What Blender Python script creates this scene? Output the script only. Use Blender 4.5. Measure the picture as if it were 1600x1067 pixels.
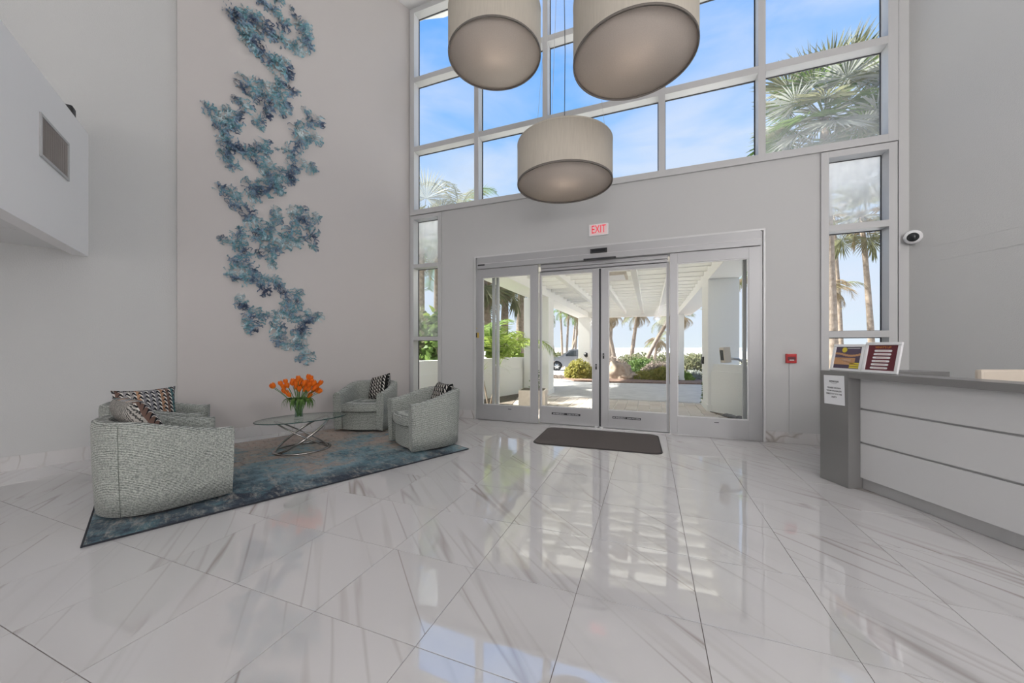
import bpy, bmesh, math, random
from mathutils import Vector, Matrix, noise
random.seed(7)
R = math.radians; PI = math.pi; cos = math.cos; sin = math.sin
C = bpy.context.scene.collection
for o in list(bpy.data.objects): bpy.data.objects.remove(o)

# ------------------------------------------------------------------ camera
EYE = 1.346; YAW = R(20.83); FPX = 564.5; HORY = 542.5
cam_d = bpy.data.cameras.new('camera'); cam = bpy.data.objects.new('camera', cam_d); C.objects.link(cam)
cam.location = (0, 0, EYE); cam.rotation_euler = (PI/2, 0, YAW)
cam_d.sensor_width = 36; cam_d.lens = FPX/1600*36; cam_d.shift_y = (HORY-533.5)/1600
cam_d.clip_start = .05; cam_d.clip_end = 3000
bpy.context.scene.camera = cam
vs = bpy.context.scene.view_settings
vs.view_transform = 'Standard'; vs.look = 'None'; vs.gamma = 1; vs.use_curve_mapping = False; vs.exposure = 0.0

# ------------------------------------------------------------------ sky
W = bpy.data.worlds.new('sky'); bpy.context.scene.world = W; W.use_nodes = True
nt = W.node_tree; nt.nodes.clear()
def N(nt, t, **k):
    n = nt.nodes.new(t)
    for a, v in k.items(): setattr(n, a, v)
    return n
def L(nt, a, b): nt.links.new(a, b)
def ramp(nt, stops, fac=None, interp='LINEAR'):
    n = N(nt, 'ShaderNodeValToRGB'); cr = n.color_ramp; cr.interpolation = interp
    while len(cr.elements) < len(stops): cr.elements.new(.5)
    for e, (p, c) in zip(cr.elements, stops):
        e.position = p; e.color = (*c, 1) if len(c) == 3 else c
    if fac: L(nt, fac, n.inputs[0])
    return n
def mth(nt, op, a, b=None, c=None):
    n = N(nt, 'ShaderNodeMath', operation=op)
    for i, v in enumerate((a, b, c)):
        if v is None: continue
        if isinstance(v, (int, float)): n.inputs[i].default_value = v
        else: L(nt, v, n.inputs[i])
    return n.outputs[0]
def mix(nt, f, a, b):
    n = N(nt, 'ShaderNodeMix', data_type='RGBA')
    for s, v in ((n.inputs[0], f), (n.inputs[6], a), (n.inputs[7], b)):
        if isinstance(v, (int, float)): s.default_value = v
        elif isinstance(v, tuple): s.default_value = (*v, 1) if len(v) == 3 else v
        else: L(nt, v, s)
    return n.outputs[2]
tc = N(nt, 'ShaderNodeTexCoord'); sep = N(nt, 'ShaderNodeSeparateXYZ'); L(nt, tc.outputs['Generated'], sep.inputs[0])
grad = ramp(nt, [(0, (.60, .58, .55)), (.495, (.70, .69, .66)), (.50, (.84, .92, 1.0)), (.56, (.70, .85, 1.04)), (.68, (.44, .70, 1.06)), (.80, (.18, .49, 1.08)), (1, (.10, .34, 1.0))],
            mth(nt, 'MULTIPLY_ADD', sep.outputs[2], .5, .5))
mp = N(nt, 'ShaderNodeMapping'); mp.inputs['Scale'].default_value = (1.3, 1.3, 4.2); mp.inputs['Rotation'].default_value = (.25, -.2, 0)
L(nt, tc.outputs['Generated'], mp.inputs[0])
cn = N(nt, 'ShaderNodeTexNoise'); cn.inputs['Scale'].default_value = 2.1; cn.inputs['Detail'].default_value = 6; cn.inputs['Roughness'].default_value = .52; cn.inputs['Distortion'].default_value = .5
L(nt, mp.outputs[0], cn.inputs['Vector'])
cl = ramp(nt, [(.34, (0, 0, 0)), (.64, (1, 1, 1))], cn.outputs[0])
fade = ramp(nt, [(.49, (0, 0, 0)), (.53, (.8, .8, .8)), (.80, (.6, .6, .6)), (1, (.2, .2, .2))], mth(nt, 'MULTIPLY_ADD', sep.outputs[2], .5, .5))
sky = mix(nt, mth(nt, 'MULTIPLY', cl.outputs[0], fade.outputs[0]), grad.outputs[0], (.84, .88, 1.02))
bg = N(nt, 'ShaderNodeBackground'); bg.inputs[1].default_value = 1.0; L(nt, sky, bg.inputs[0])
wo = N(nt, 'ShaderNodeOutputWorld'); L(nt, bg.outputs[0], wo.inputs[0])

# ------------------------------------------------------------------ sun and added fill lights
sun_d = bpy.data.lights.new('sun', 'SUN'); sun_d.energy = 18; sun_d.angle = R(3); sun_d.color = (1, .95, .87)
sun = bpy.data.objects.new('sun', sun_d); C.objects.link(sun)
sun.rotation_euler = Vector((.62, .05, -.78)).to_track_quat('-Z', 'Y').to_euler()
CEIL = 8.2
CEIL_FILLS = [(-1.4, -1.2), (0.9, .6), (3.9, -.6), (-3.4, -4.2), (0.5, -4.0), (4.2, -4.2)]  # added fill lights on the unseen ceiling, to brighten the room
CEIL_FILL_W = 7
GLOBE_FILLS = [(.6, -2.8), (3.5, .1), (-2.2, -4.8), (5.2, -4.4)]; GLOBE_FILL_Z = 2.6; GLOBE_FILL_W = 178  # added globe lights out of view, to light the room more evenly
for x, y in GLOBE_FILLS:
    d = bpy.data.lights.new('globe_fill', 'POINT'); d.shadow_soft_size = .42; d.energy = GLOBE_FILL_W; d.color = (1, .97, .95)
    o = bpy.data.objects.new('globe_fill', d); C.objects.link(o); o.location = (x, y, GLOBE_FILL_Z+(1.1 if y > 0 else 0))
for i, (x, y) in enumerate(CEIL_FILLS):
    d = bpy.data.lights.new('ceiling_fill', 'AREA'); d.shape = 'DISK'; d.size = 2.6; d.energy = CEIL_FILL_W; d.color = (1, .965, .94)
    o = bpy.data.objects.new('ceiling_fill', d); C.objects.link(o); o.location = (x, y, CEIL-.07)

# ------------------------------------------------------------------ helpers
def tag(o, label=None, cat=None, group=None, kind=None):
    for k, v in (('label', label), ('category', cat), ('group', group), ('kind', kind)):
        if v: o[k] = v
    return o
def empty(name, loc=(0, 0, 0), rz=0, label=None, cat=None, group=None):
    o = bpy.data.objects.new(name, None); C.objects.link(o); o.location = loc; o.rotation_euler = (0, 0, rz); o.empty_display_size = .1
    return tag(o, label, cat, group)
def wm(o):
    m = Matrix.LocRotScale(o.location, o.rotation_euler, o.scale)
    return wm(o.parent) @ m if o.parent else m
class MB:
    def __init__(s): s.v = []; s.f = []; s.m = []; s.sm = []
    def add(s, vs, fs, mi=0, smooth=False):
        b = len(s.v); s.v += [Vector(v) for v in vs]
        for f in fs: s.f.append([b+i for i in f]); s.m.append(mi); s.sm.append(smooth)
        return s
    def box(s, x0, y0, z0, x1, y1, z1, M=None, mi=0, taper=0):
        vs = [(x0, y0, z0), (x1, y0, z0), (x1, y1, z0), (x0, y1, z0), (x0, y0, z1), (x1, y0, z1), (x1, y1, z1), (x0, y1, z1)]
        if M: vs = [M @ Vector(v) for v in vs]
        return s.add(vs, [(0, 3, 2, 1), (4, 5, 6, 7), (0, 1, 5, 4), (1, 2, 6, 5), (2, 3, 7, 6), (3, 0, 4, 7)], mi)
    def bbox(s, x0, y0, z0, x1, y1, z1, b=.004, M=None, mi=0):        # bevelled box
        bm = bmesh.new(); bmesh.ops.create_cube(bm, size=1)
        bmesh.ops.scale(bm, vec=(x1-x0, y1-y0, z1-z0), verts=bm.verts); bmesh.ops.translate(bm, vec=((x0+x1)/2, (y0+y1)/2, (z0+z1)/2), verts=bm.verts)
        bmesh.ops.bevel(bm, geom=bm.edges[:], offset=b, segments=2, affect='EDGES', profile=.7)
        vs = [(M @ v.co) if M else v.co.copy() for v in bm.verts]
        s.add(vs, [[v.index for v in f.verts] for f in bm.faces], mi); bm.free(); return s
    def prism(s, poly, z0, z1, M=None, mi=0, smooth=False):
        n = len(poly); vs = [(x, y, z0) for x, y in poly]+[(x, y, z1) for x, y in poly]
        if M: vs = [M @ Vector(v) for v in vs]
        s.add(vs, [list(range(n))[::-1], list(range(n, 2*n))], mi)
        b = len(s.v)-2*n
        for i in range(n):
            j = (i+1) % n; s.f.append([b+i, b+j, b+n+j, b+n+i]); s.m.append(mi); s.sm.append(smooth)
        return s
    def lathe(s, prof, n=32, M=None, mi=0, smooth=True, cap=False):
        vs = [(r*cos(2*PI*i/n), r*sin(2*PI*i/n), z) for r, z in prof for i in range(n)]
        if M: vs = [M @ Vector(v) for v in vs]
        fs = [(k*n+i, k*n+(i+1) % n, (k+1)*n+(i+1) % n, (k+1)*n+i) for k in range(len(prof)-1) for i in range(n)]
        s.add(vs, fs, mi, smooth)
        if cap:
            b = len(s.v)-len(vs)
            s.f.append([b+i for i in range(n)][::-1]); s.m.append(mi); s.sm.append(False)
            s.f.append([b+(len(prof)-1)*n+i for i in range(n)]); s.m.append(mi); s.sm.append(False)
        return s
    def tube(s, pts, r, n=8, mi=0, closed=False, flat=1.0, smooth=True):
        pts = [Vector(p) for p in pts]; m = len(pts); rs = r if isinstance(r, (list, tuple)) else [r]*m
        up = None; vs = []
        for i, p in enumerate(pts):
            a = pts[(i-1) % m] if (closed or i > 0) else p; b = pts[(i+1) % m] if (closed or i < m-1) else p
            t = (b-a).normalized()
            if up is None: up = t.orthogonal().normalized()
            up = (up-t*up.dot(t)).normalized(); w = t.cross(up)
            for k in range(n):
                q = 2*PI*k/n; vs.append(p+(up*cos(q)*flat+w*sin(q))*rs[i])
        fs = []
        for i in range(m if closed else m-1):
            j = (i+1) % m
            for k in range(n): fs.append((i*n+k, i*n+(k+1) % n, j*n+(k+1) % n, j*n+k))
        s.add(vs, fs, mi, smooth)
        if not closed:
            b = len(s.v)-len(vs)
            s.f.append([b+k for k in range(n)][::-1]); s.m.append(mi); s.sm.append(False)
            s.f.append([b+(m-1)*n+k for k in range(n)]); s.m.append(mi); s.sm.append(False)
        return s
    def mesh(s, name, mats):
        me = bpy.data.meshes.new(name); me.from_pydata(s.v, [], s.f)
        for m in (mats if isinstance(mats, (list, tuple)) else [mats]): me.materials.append(m)
        me.polygons.foreach_set('material_index', s.m); me.polygons.foreach_set('use_smooth', s.sm); me.update(); return me
    def build(s, name, mats, parent=None, world=False, loc=None, rz=0, **kw):
        if world and parent:
            inv = wm(parent).inverted(); s.v = [inv @ v for v in s.v]
        if loc is not None and not parent and not world:
            pass
        o = bpy.data.objects.new(name, s.mesh(name, mats)); C.objects.link(o); o.parent = parent
        if loc is not None: o.location = loc; o.rotation_euler = (0, 0, rz)
        return tag(o, **kw)
def inst(name, me, parent=None, loc=(0, 0, 0), rot=(0, 0, 0), sc=(1, 1, 1), **kw):
    o = bpy.data.objects.new(name, me); C.objects.link(o); o.parent = parent; o.location = loc; o.rotation_euler = rot; o.scale = sc
    return tag(o, **kw)
def copy_tree(o, parent=None):
    c = o.copy(); C.objects.link(c); c.parent = parent
    for ch in [x for x in C.objects if x.parent == o]: copy_tree(ch, c)
    return c
FW = Vector((-sin(YAW), cos(YAW))); RT = Vector((cos(YAW), sin(YAW)))
def at(px, d, py=None):            # photo column and depth -> point in the place
    p = FW*d+RT*((px-800)/FPX*d)
    return Vector((p.x, p.y, 0)) if py is None else Vector((p.x, p.y, EYE-(py-HORY)*d/FPX))
def text_mesh(txt, size, depth=.001):
    cu = bpy.data.curves.new('lettering', 'FONT'); cu.body = txt; cu.size = size; cu.extrude = depth; cu.align_x = 'CENTER'; cu.align_y = 'CENTER'; cu.resolution_u = 3
    o = bpy.data.objects.new('lettering', cu); C.objects.link(o); bpy.context.view_layer.update()
    me = bpy.data.meshes.new_from_object(o.evaluated_get(bpy.context.evaluated_depsgraph_get())); bpy.data.objects.remove(o); return me
def lettering(txt, size, mat, parent, loc, rot, name='lettering', sx=1):
    me = text_mesh(txt, size); me.materials.clear(); me.materials.append(mat)
    return inst(name, me, parent, loc, rot, (sx, 1, 1))

# ------------------------------------------------------------------ materials
def mat(name, col, rough=.6, metal=0, spec=.5, bump=None, vary=None, coat=0, sheen=0, trans=0, alpha=None, emit=None):
    m = bpy.data.materials.new(name); m.use_nodes = True; t = m.node_tree; b = t.nodes['Principled BSDF']
    b.inputs['Base Color'].default_value = (*col, 1); b.inputs['Roughness'].default_value = rough; b.inputs['Metallic'].default_value = metal
    b.inputs['Specular IOR Level'].default_value = spec; b.inputs['Coat Weight'].default_value = coat; b.inputs['Sheen Weight'].default_value = sheen
    if trans: b.inputs['Transmission Weight'].default_value = trans
    if emit: b.inputs['Emission Color'].default_value = (*emit[:3], 1); b.inputs['Emission Strength'].default_value = emit[3]
    tcn = N(t, 'ShaderNodeTexCoord')
    if vary:                      # (scale, colour 2, sharpness)
        n = N(t, 'ShaderNodeTexNoise'); n.inputs['Scale'].default_value = vary[0]; n.inputs['Detail'].default_value = 5; L(t, tcn.outputs['Object'], n.inputs['Vector'])
        w = vary[2] if len(vary) > 2 else .2
        r = ramp(t, [(.5-w, col), (.5+w, vary[1])], n.outputs[0]); L(t, r.outputs[0], b.inputs['Base Color'])
    if bump:                      # (scale, strength, distance)
        n = N(t, 'ShaderNodeTexNoise'); n.inputs['Scale'].default_value = bump[0]; n.inputs['Detail'].default_value = 3; L(t, tcn.outputs['Object'], n.inputs['Vector'])
        bu = N(t, 'ShaderNodeBump'); bu.inputs['Strength'].default_value = bump[1]; bu.inputs['Distance'].default_value = bump[2] if len(bump) > 2 else .002
        L(t, n.outputs[0], bu.inputs['Height']); L(t, bu.outputs[0], b.inputs['Normal'])
    return m
M = {}
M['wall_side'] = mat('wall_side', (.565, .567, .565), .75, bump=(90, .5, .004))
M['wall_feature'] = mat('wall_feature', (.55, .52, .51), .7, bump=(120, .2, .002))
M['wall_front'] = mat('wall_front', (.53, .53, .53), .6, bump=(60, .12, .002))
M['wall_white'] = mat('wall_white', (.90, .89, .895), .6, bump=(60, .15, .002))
M['ceiling'] = mat('ceiling', (.78, .78, .78), .8)
M['alu'] = mat('alu', (.42, .42, .43), .42, .35, bump=(30, .05))
M['alu_light'] = mat('alu_light', (.62, .62, .625), .45, .2)
M['frame_white'] = mat('frame_white', (.52, .52, .525), .45, .05)
M['gasket'] = mat('gasket', (.03, .03, .035), .6)
M['black'] = mat('black', (.015, .015, .017), .45)
M['dark_glass'] = mat('dark_glass', (.02, .022, .025), .12)
M['white'] = mat('white', (.82, .82, .83), .5)
M['chrome'] = mat('chrome', (.36, .34, .33), .16, 1)
M['steel'] = mat('steel', (.5, .5, .5), .3, .9)
M['grout'] = mat('grout', (.16, .13, .12), .8)
M['red'] = mat('red', (.5, .012, .015), .35)
M['desk_grey'] = mat('desk_grey', (.20, .195, .195), .28, .15, vary=(420, (.26, .255, .255)))
M['desk_panel'] = mat('desk_panel', (.60, .60, .605), .32)
M['desk_kick'] = mat('desk_kick', (.42, .42, .425), .32, .35)
M['cream'] = mat('cream', (.66, .58, .49), .55)
M['stucco'] = mat('stucco', (.87, .86, .83), .85, bump=(40, .3, .004))
M['canopy'] = mat('canopy', (.84, .83, .80), .7)
M['planter'] = mat('planter', (.60, .54, .47), .8, vary=(14, (.68, .62, .55)))
M['asphalt'] = mat('asphalt', (.47, .46, .45), .9, vary=(3, (.58, .565, .55)), bump=(80, .4, .01))
M['sand'] = mat('sand', (.72, .69, .64), .95, vary=(.6, (.82, .80, .76)))
M['mulch'] = mat('mulch', (.16, .10, .08), .95, vary=(20, (.30, .20, .15)), bump=(50, .6, .02))
M['sea'] = mat('sea', (.42, .52, .56), .25, vary=(.02, (.55, .62, .64)))
M['soil'] = mat('soil', (.10, .08, .065), .95, vary=(25, (.2, .17, .14)))
M['rock'] = mat('rock', (.30, .23, .18), .9, vary=(6, (.52, .43, .35), .25), bump=(18, .7, .02))
M['pebble'] = mat('pebble', (.10, .10, .11), .7, vary=(9, (.30, .29, .28)))
M['trunk'] = mat('trunk', (.22, .17, .13), .95, vary=(9, (.38, .31, .25)), bump=(30, .7, .02))
M['stem_green'] = mat('stem_green', (.10, .20, .05), .6)
M['car_paint'] = mat('car_paint', (.21, .215, .235), .3, .5, coat=.6)
M['car_silver'] = mat('car_silver', (.42, .48, .58), .3, .3, coat=.5)
M['tyre'] = mat('tyre', (.03, .03, .03), .8)
M['glass_dark'] = mat('glass_dark', (.04, .05, .06), .08)
M['mat_brown'] = mat('mat_brown', (.075, .062, .06), .95, vary=(260, (.14, .12, .115), .12), bump=(300, .6, .003))
M['rubber'] = mat('rubber', (.035, .033, .033), .7)
M['brass'] = mat('brass', (.62, .44, .12), .35, .8)
M['paper'] = mat('paper', (.80, .81, .83), .7)
M['ink'] = mat('ink', (.03, .03, .035), .7)
M['orange_ink'] = mat('orange_ink', (.62, .25, .04), .6)
M['yellow_ink'] = mat('yellow_ink', (.75, .60, .06), .6)
M['maroon_ink'] = mat('maroon_ink', (.13, .02, .03), .5)
M['purple_ink'] = mat('purple_ink', (.10, .07, .11), .5)
M['tan_ink'] = mat('tan_ink', (.55, .30, .15), .5)
M['exit_red'] = mat('exit_red', (.7, .02, .04), .4, emit=(.8, .02, .06, .5))
M['exit_face'] = mat('exit_face', (.80, .66, .66), .4, emit=(.9, .45, .45, .12))
M['grille_slat'] = mat('grille_slat', (.50, .46, .44), .7)
M['grille'] = mat('grille', (.14, .12, .11), .8, vary=(5, (.22, .19, .17)))
M['rug_edge'] = mat('rug_edge', (.02, .022, .03), .95)
def leafm(name, a, b, sc=5, k=.62):
    if 'tulip' not in name: a = tuple(x*k for x in a); b = tuple(x*k for x in b)
    m = mat(name, a, .6, vary=(sc, b, .18)); bs = m.node_tree.nodes['Principled BSDF']; bs.inputs['Specular IOR Level'].default_value = .25
    t = m.node_tree; tr = N(t, 'ShaderNodeBsdfTranslucent'); tr.inputs[0].default_value = (*[min(1, x*1.3) for x in b], 1); mx = N(t, 'ShaderNodeMixShader'); mx.inputs[0].default_value = .3
    out = t.nodes['Material Output']; L(t, bs.outputs[0], mx.inputs[1]); L(t, tr.outputs[0], mx.inputs[2]); L(t, mx.outputs[0], out.inputs[0]); return m
M['leaf_green'] = leafm('leaf_green', (.09, .17, .045), (.22, .34, .09))
M['leaf_bright'] = leafm('leaf_bright', (.22, .40, .06), (.48, .60, .14))
M['leaf_yellow'] = leafm('leaf_yellow', (.30, .34, .06), (.62, .55, .16))
M['leaf_olive'] = leafm('leaf_olive', (.17, .20, .11), (.36, .36, .20))
M['leaf_grey'] = leafm('leaf_grey', (.40, .43, .39), (.62, .64, .58))
M['leaf_tan'] = leafm('leaf_tan', (.28, .20, .12), (.48, .38, .24))
M['leaf_pink'] = leafm('leaf_pink', (.30, .24, .20), (.50, .42, .36))
M['tulip'] = leafm('tulip', (.78, .11, .010), (.95, .29, .03), 22)
M['tulip_leaf'] = leafm('tulip_leaf', (.06, .14, .03), (.16, .28, .08), 20)
def glassm(name, tint=(.97, .985, .98), spec=.10, haze=0, low=False):
    m = bpy.data.materials.new(name); m.use_nodes = True; t = m.node_tree; t.nodes.clear()
    tr = N(t, 'ShaderNodeBsdfTransparent'); tr.inputs[0].default_value = (*tint, 1)
    gl = N(t, 'ShaderNodeBsdfGlossy'); gl.inputs['Roughness'].default_value = .01
    fr = N(t, 'ShaderNodeLayerWeight'); fr.inputs[0].default_value = .5
    mx = N(t, 'ShaderNodeMixShader'); L(t, mth(t, 'MULTIPLY_ADD', mth(t, 'POWER', fr.outputs['Facing'], 5), spec*5, spec*.2), mx.inputs[0]); L(t, tr.outputs[0], mx.inputs[1]); L(t, gl.outputs[0], mx.inputs[2])
    sh = mx.outputs[0]
    if haze:                      # a misted pane: salt film, thicker towards its top
        df = N(t, 'ShaderNodeBsdfDiffuse'); df.inputs[0].default_value = (.8, .8, .78, 1)
        tl = N(t, 'ShaderNodeBsdfTranslucent'); tl.inputs[0].default_value = (.95, .95, .93, 1)
        a = N(t, 'ShaderNodeMixShader'); a.inputs[0].default_value = .7; L(t, df.outputs[0], a.inputs[1]); L(t, tl.outputs[0], a.inputs[2])
        tcn = N(t, 'ShaderNodeTexCoord'); s3 = N(t, 'ShaderNodeSeparateXYZ'); L(t, tcn.outputs['Generated'], s3.inputs[0])
        nz = N(t, 'ShaderNodeTexNoise'); nz.inputs['Scale'].default_value = 3; L(t, tcn.outputs['Generated'], nz.inputs['Vector'])
        f = mth(t, 'MULTIPLY', mth(t, 'POWER', mth(t, 'ADD', mth(t, 'MULTIPLY', mth(t, 'SUBTRACT', 1, s3.outputs[2]) if low else s3.outputs[2], .7), mth(t, 'MULTIPLY', nz.outputs[0], .6)), 1.5), haze)
        cl_ = mth(t, 'MINIMUM', f, .9)
        m2 = N(t, 'ShaderNodeMixShader'); L(t, cl_, m2.inputs[0]); L(t, sh, m2.inputs[1]); L(t, a.outputs[0], m2.inputs[2]); sh = m2.outputs[0]
    o = N(t, 'ShaderNodeOutputMaterial'); L(t, sh, o.inputs[0]); return m
M['glass'] = glassm('glass', spec=.03); M['glass_misted'] = glassm('glass_misted', spec=.03, haze=.8); M['glass_dusty'] = glassm('glass_dusty', spec=.03, haze=.15, low=True)
M['glass_table'] = glassm('glass_table', (.86, .93, .90), .22)
M['glass_edge'] = mat('glass_edge', (.02, .06, .055), .1)
M['glass_vase'] = glassm('glass_vase', (.93, .97, .95), .16)

def marble():
    m = bpy.data.materials.new('marble'); m.use_nodes = True; t = m.node_tree; b = t.nodes['Principled BSDF']
    tcn = N(t, 'ShaderNodeTexCoord'); oi = N(t, 'ShaderNodeObjectInfo'); geo = N(t, 'ShaderNodeNewGeometry')
    ad = N(t, 'ShaderNodeVectorMath', operation='MULTIPLY_ADD'); L(t, oi.outputs['Random'], ad.inputs[0]); ad.inputs[1].default_value = (37, 61, 13); L(t, tcn.outputs['Object'], ad.inputs[2])
    r1 = N(t, 'ShaderNodeMapping', vector_type='POINT'); r1.inputs['Rotation'].default_value = (0, 0, R(-48)); L(t, ad.outputs[0], r1.inputs[0])
    def vein(sx, sy, scale, width, det, seed):
        mp = N(t, 'ShaderNodeMapping'); mp.inputs['Scale'].default_value = (sx, sy, 1); mp.inputs['Location'].default_value = (seed, seed*.7, 0); L(t, r1.outputs[0], mp.inputs[0])
        n = N(t, 'ShaderNodeTexNoise'); n.inputs['Scale'].default_value = scale; n.inputs['Detail'].default_value = det; n.inputs['Roughness'].default_value = .42; n.inputs['Distortion'].default_value = .08
        L(t, mp.outputs[0], n.inputs['Vector'])
        a = mth(t, 'ABSOLUTE', mth(t, 'SUBTRACT', n.outputs[0], .5))
        return mth(t, 'SUBTRACT', 1, mth(t, 'MINIMUM', mth(t, 'DIVIDE', a, width), 1)), n.outputs[0]
    v1, n1 = vein(1.9, .10, 1.25, .010, 2.6, 3.1)
    v2, n2 = vein(2.6, .13, 1.5, .022, 3, 9.4)
    v3, n3 = vein(1.2, .14, 1.1, .09, 3, 17.2)
    mk, nk = vein(.8, .5, 1.3, 1, 1, 5.5)
    gate = ramp(t, [(.40, (.15, .15, .15)), (.60, (1, 1, 1))], nk)
    base = mix(t, mth(t, 'MULTIPLY', v3, .22), (.60, .585, .585), (.49, .47, .46))
    c2 = mix(t, mth(t, 'MULTIPLY', mth(t, 'MULTIPLY', v2, .38), gate.outputs[0]), base, (.35, .30, .275))
    c3 = mix(t, mth(t, 'MULTIPLY', mth(t, 'MULTIPLY', v1, .75), gate.outputs[0]), c2, (.26, .215, .185))
    L(t, c3, b.inputs['Base Color'])
    b.inputs['Roughness'].default_value = .03; b.inputs['Specular IOR Level'].default_value = .95; b.inputs['IOR'].default_value = 2.0
    nb = N(t, 'ShaderNodeTexNoise'); nb.inputs['Scale'].default_value = 3.2; nb.inputs['Detail'].default_value = 1; L(t, geo.outputs['Position'], nb.inputs['Vector'])
    bu = N(t, 'ShaderNodeBump'); bu.inputs['Strength'].default_value = .5; bu.inputs['Distance'].default_value = .003; L(t, nb.outputs[0], bu.inputs['Height']); L(t, bu.outputs[0], b.inputs['Normal'])
    return m
M['marble'] = marble()
M['marble_honed'] = M['marble'].copy(); M['marble_honed'].node_tree.nodes['Principled BSDF'].inputs['Roughness'].default_value = .35; M['marble_honed'].node_tree.nodes['Principled BSDF'].inputs['Specular IOR Level'].default_value = .35

def upholstery():
    m = bpy.data.materials.new('upholstery'); m.use_nodes = True; t = m.node_tree; b = t.nodes['Principled BSDF']
    tcn = N(t, 'ShaderNodeTexCoord')
    w = N(t, 'ShaderNodeTexWave', wave_type='BANDS', bands_direction='Z'); w.inputs['Scale'].default_value = 25; w.inputs['Distortion'].default_value = 3.2; w.inputs['Detail'].default_value = 2; w.inputs['Detail Scale'].default_value = .8
    L(t, tcn.outputs['Object'], w.inputs['Vector'])
    n = N(t, 'ShaderNodeTexNoise'); n.inputs['Scale'].default_value = 95; n.inputs['Detail'].default_value = 2; L(t, tcn.outputs['Object'], n.inputs['Vector'])
    f = mth(t, 'MULTIPLY', mth(t, 'ADD', mth(t, 'MULTIPLY', w.outputs[0], .50), mth(t, 'MULTIPLY', n.outputs[0], 1.0)), .67)
    r = ramp(t, [(.30, (.11, .12, .11)), (.50, (.285, .305, .285)), (.70, (.53, .55, .51))], f); L(t, r.outputs[0], b.inputs['Base Color'])
    b.inputs['Roughness'].default_value = .9; b.inputs['Sheen Weight'].default_value = .15; b.inputs['Specular IOR Level'].default_value = .2
    bu = N(t, 'ShaderNodeBump'); bu.inputs['Strength'].default_value = .5; bu.inputs['Distance'].default_value = .003; L(t, f, bu.inputs['Height']); L(t, bu.outputs[0], b.inputs['Normal'])
    return m
M['upholstery'] = upholstery()
M['welt'] = mat('welt', (.10, .11, .10), .9)

def triangle_print(name, cols, sc, back=None, light=(.66, .64, .60), lth=1.38):
    m = bpy.data.materials.new(name); m.use_nodes = True; t = m.node_tree; b = t.nodes['Principled BSDF']; b.inputs['Roughness'].default_value = .9; b.inputs['Specular IOR Level'].default_value = .15
    tcn = N(t, 'ShaderNodeTexCoord'); s3 = N(t, 'ShaderNodeSeparateXYZ'); L(t, tcn.outputs['Object'], s3.inputs[0])
    u = mth(t, 'MULTIPLY', s3.outputs[0], sc); v = mth(t, 'MULTIPLY', s3.outputs[1], sc)
    fu = mth(t, 'FRACT', u); iu = mth(t, 'FLOOR', u)
    zig = mth(t, 'ABSOLUTE', mth(t, 'SUBTRACT', fu, .5))
    vv = mth(t, 'ADD', v, mth(t, 'MULTIPLY', zig, 1.0)); iv = mth(t, 'FLOOR', vv); fv = mth(t, 'FRACT', vv)
    wn = N(t, 'ShaderNodeTexWhiteNoise', noise_dimensions='1D'); L(t, mth(t, 'ADD', iu, .5), wn.inputs['W'])
    r = ramp(t, [(i/len(cols), c) for i, c in enumerate(cols)], wn.outputs[0], 'CONSTANT')          # one colour family per column
    s_ = mth(t, 'ADD', fu, fv)
    dark = mth(t, 'GREATER_THAN', mth(t, 'SUBTRACT', fu, fv), .12); lite = mth(t, 'GREATER_THAN', s_, lth)
    col = mix(t, lite, mix(t, dark, r.outputs[0], (.016, .016, .02)), light)
    if back:
        wv = N(t, 'ShaderNodeTexWave'); wv.inputs['Scale'].default_value = 22; wv.inputs['Distortion'].default_value = 5; wv.inputs['Detail Scale'].default_value = 3; L(t, tcn.outputs['Object'], wv.inputs['Vector'])
        bc = ramp(t, [(.25, back[0]), (.6, back[1])], wv.outputs[0])
        col = mix(t, mth(t, 'LESS_THAN', s3.outputs[2], 0), col, bc.outputs[0])
    L(t, col, b.inputs['Base Color']); return m
M['print_colour'] = triangle_print('print_colour', [(.16, .10, .08), (.30, .28, .27), (.05, .09, .15), (.45, .26, .16), (.28, .27, .28), (.07, .15, .16), (.34, .20, .13), (.20, .20, .22)], 22, [(.06, .06, .06), (.42, .40, .37)])
M['print_dark'] = triangle_print('print_dark', [(.012, .012, .012), (.05, .045, .04), (.02, .02, .02), (.22, .16, .11), (.015, .015, .015), (.10, .09, .08)], 17, [(.04, .04, .04), (.38, .37, .35)], lth=1.28)

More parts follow.
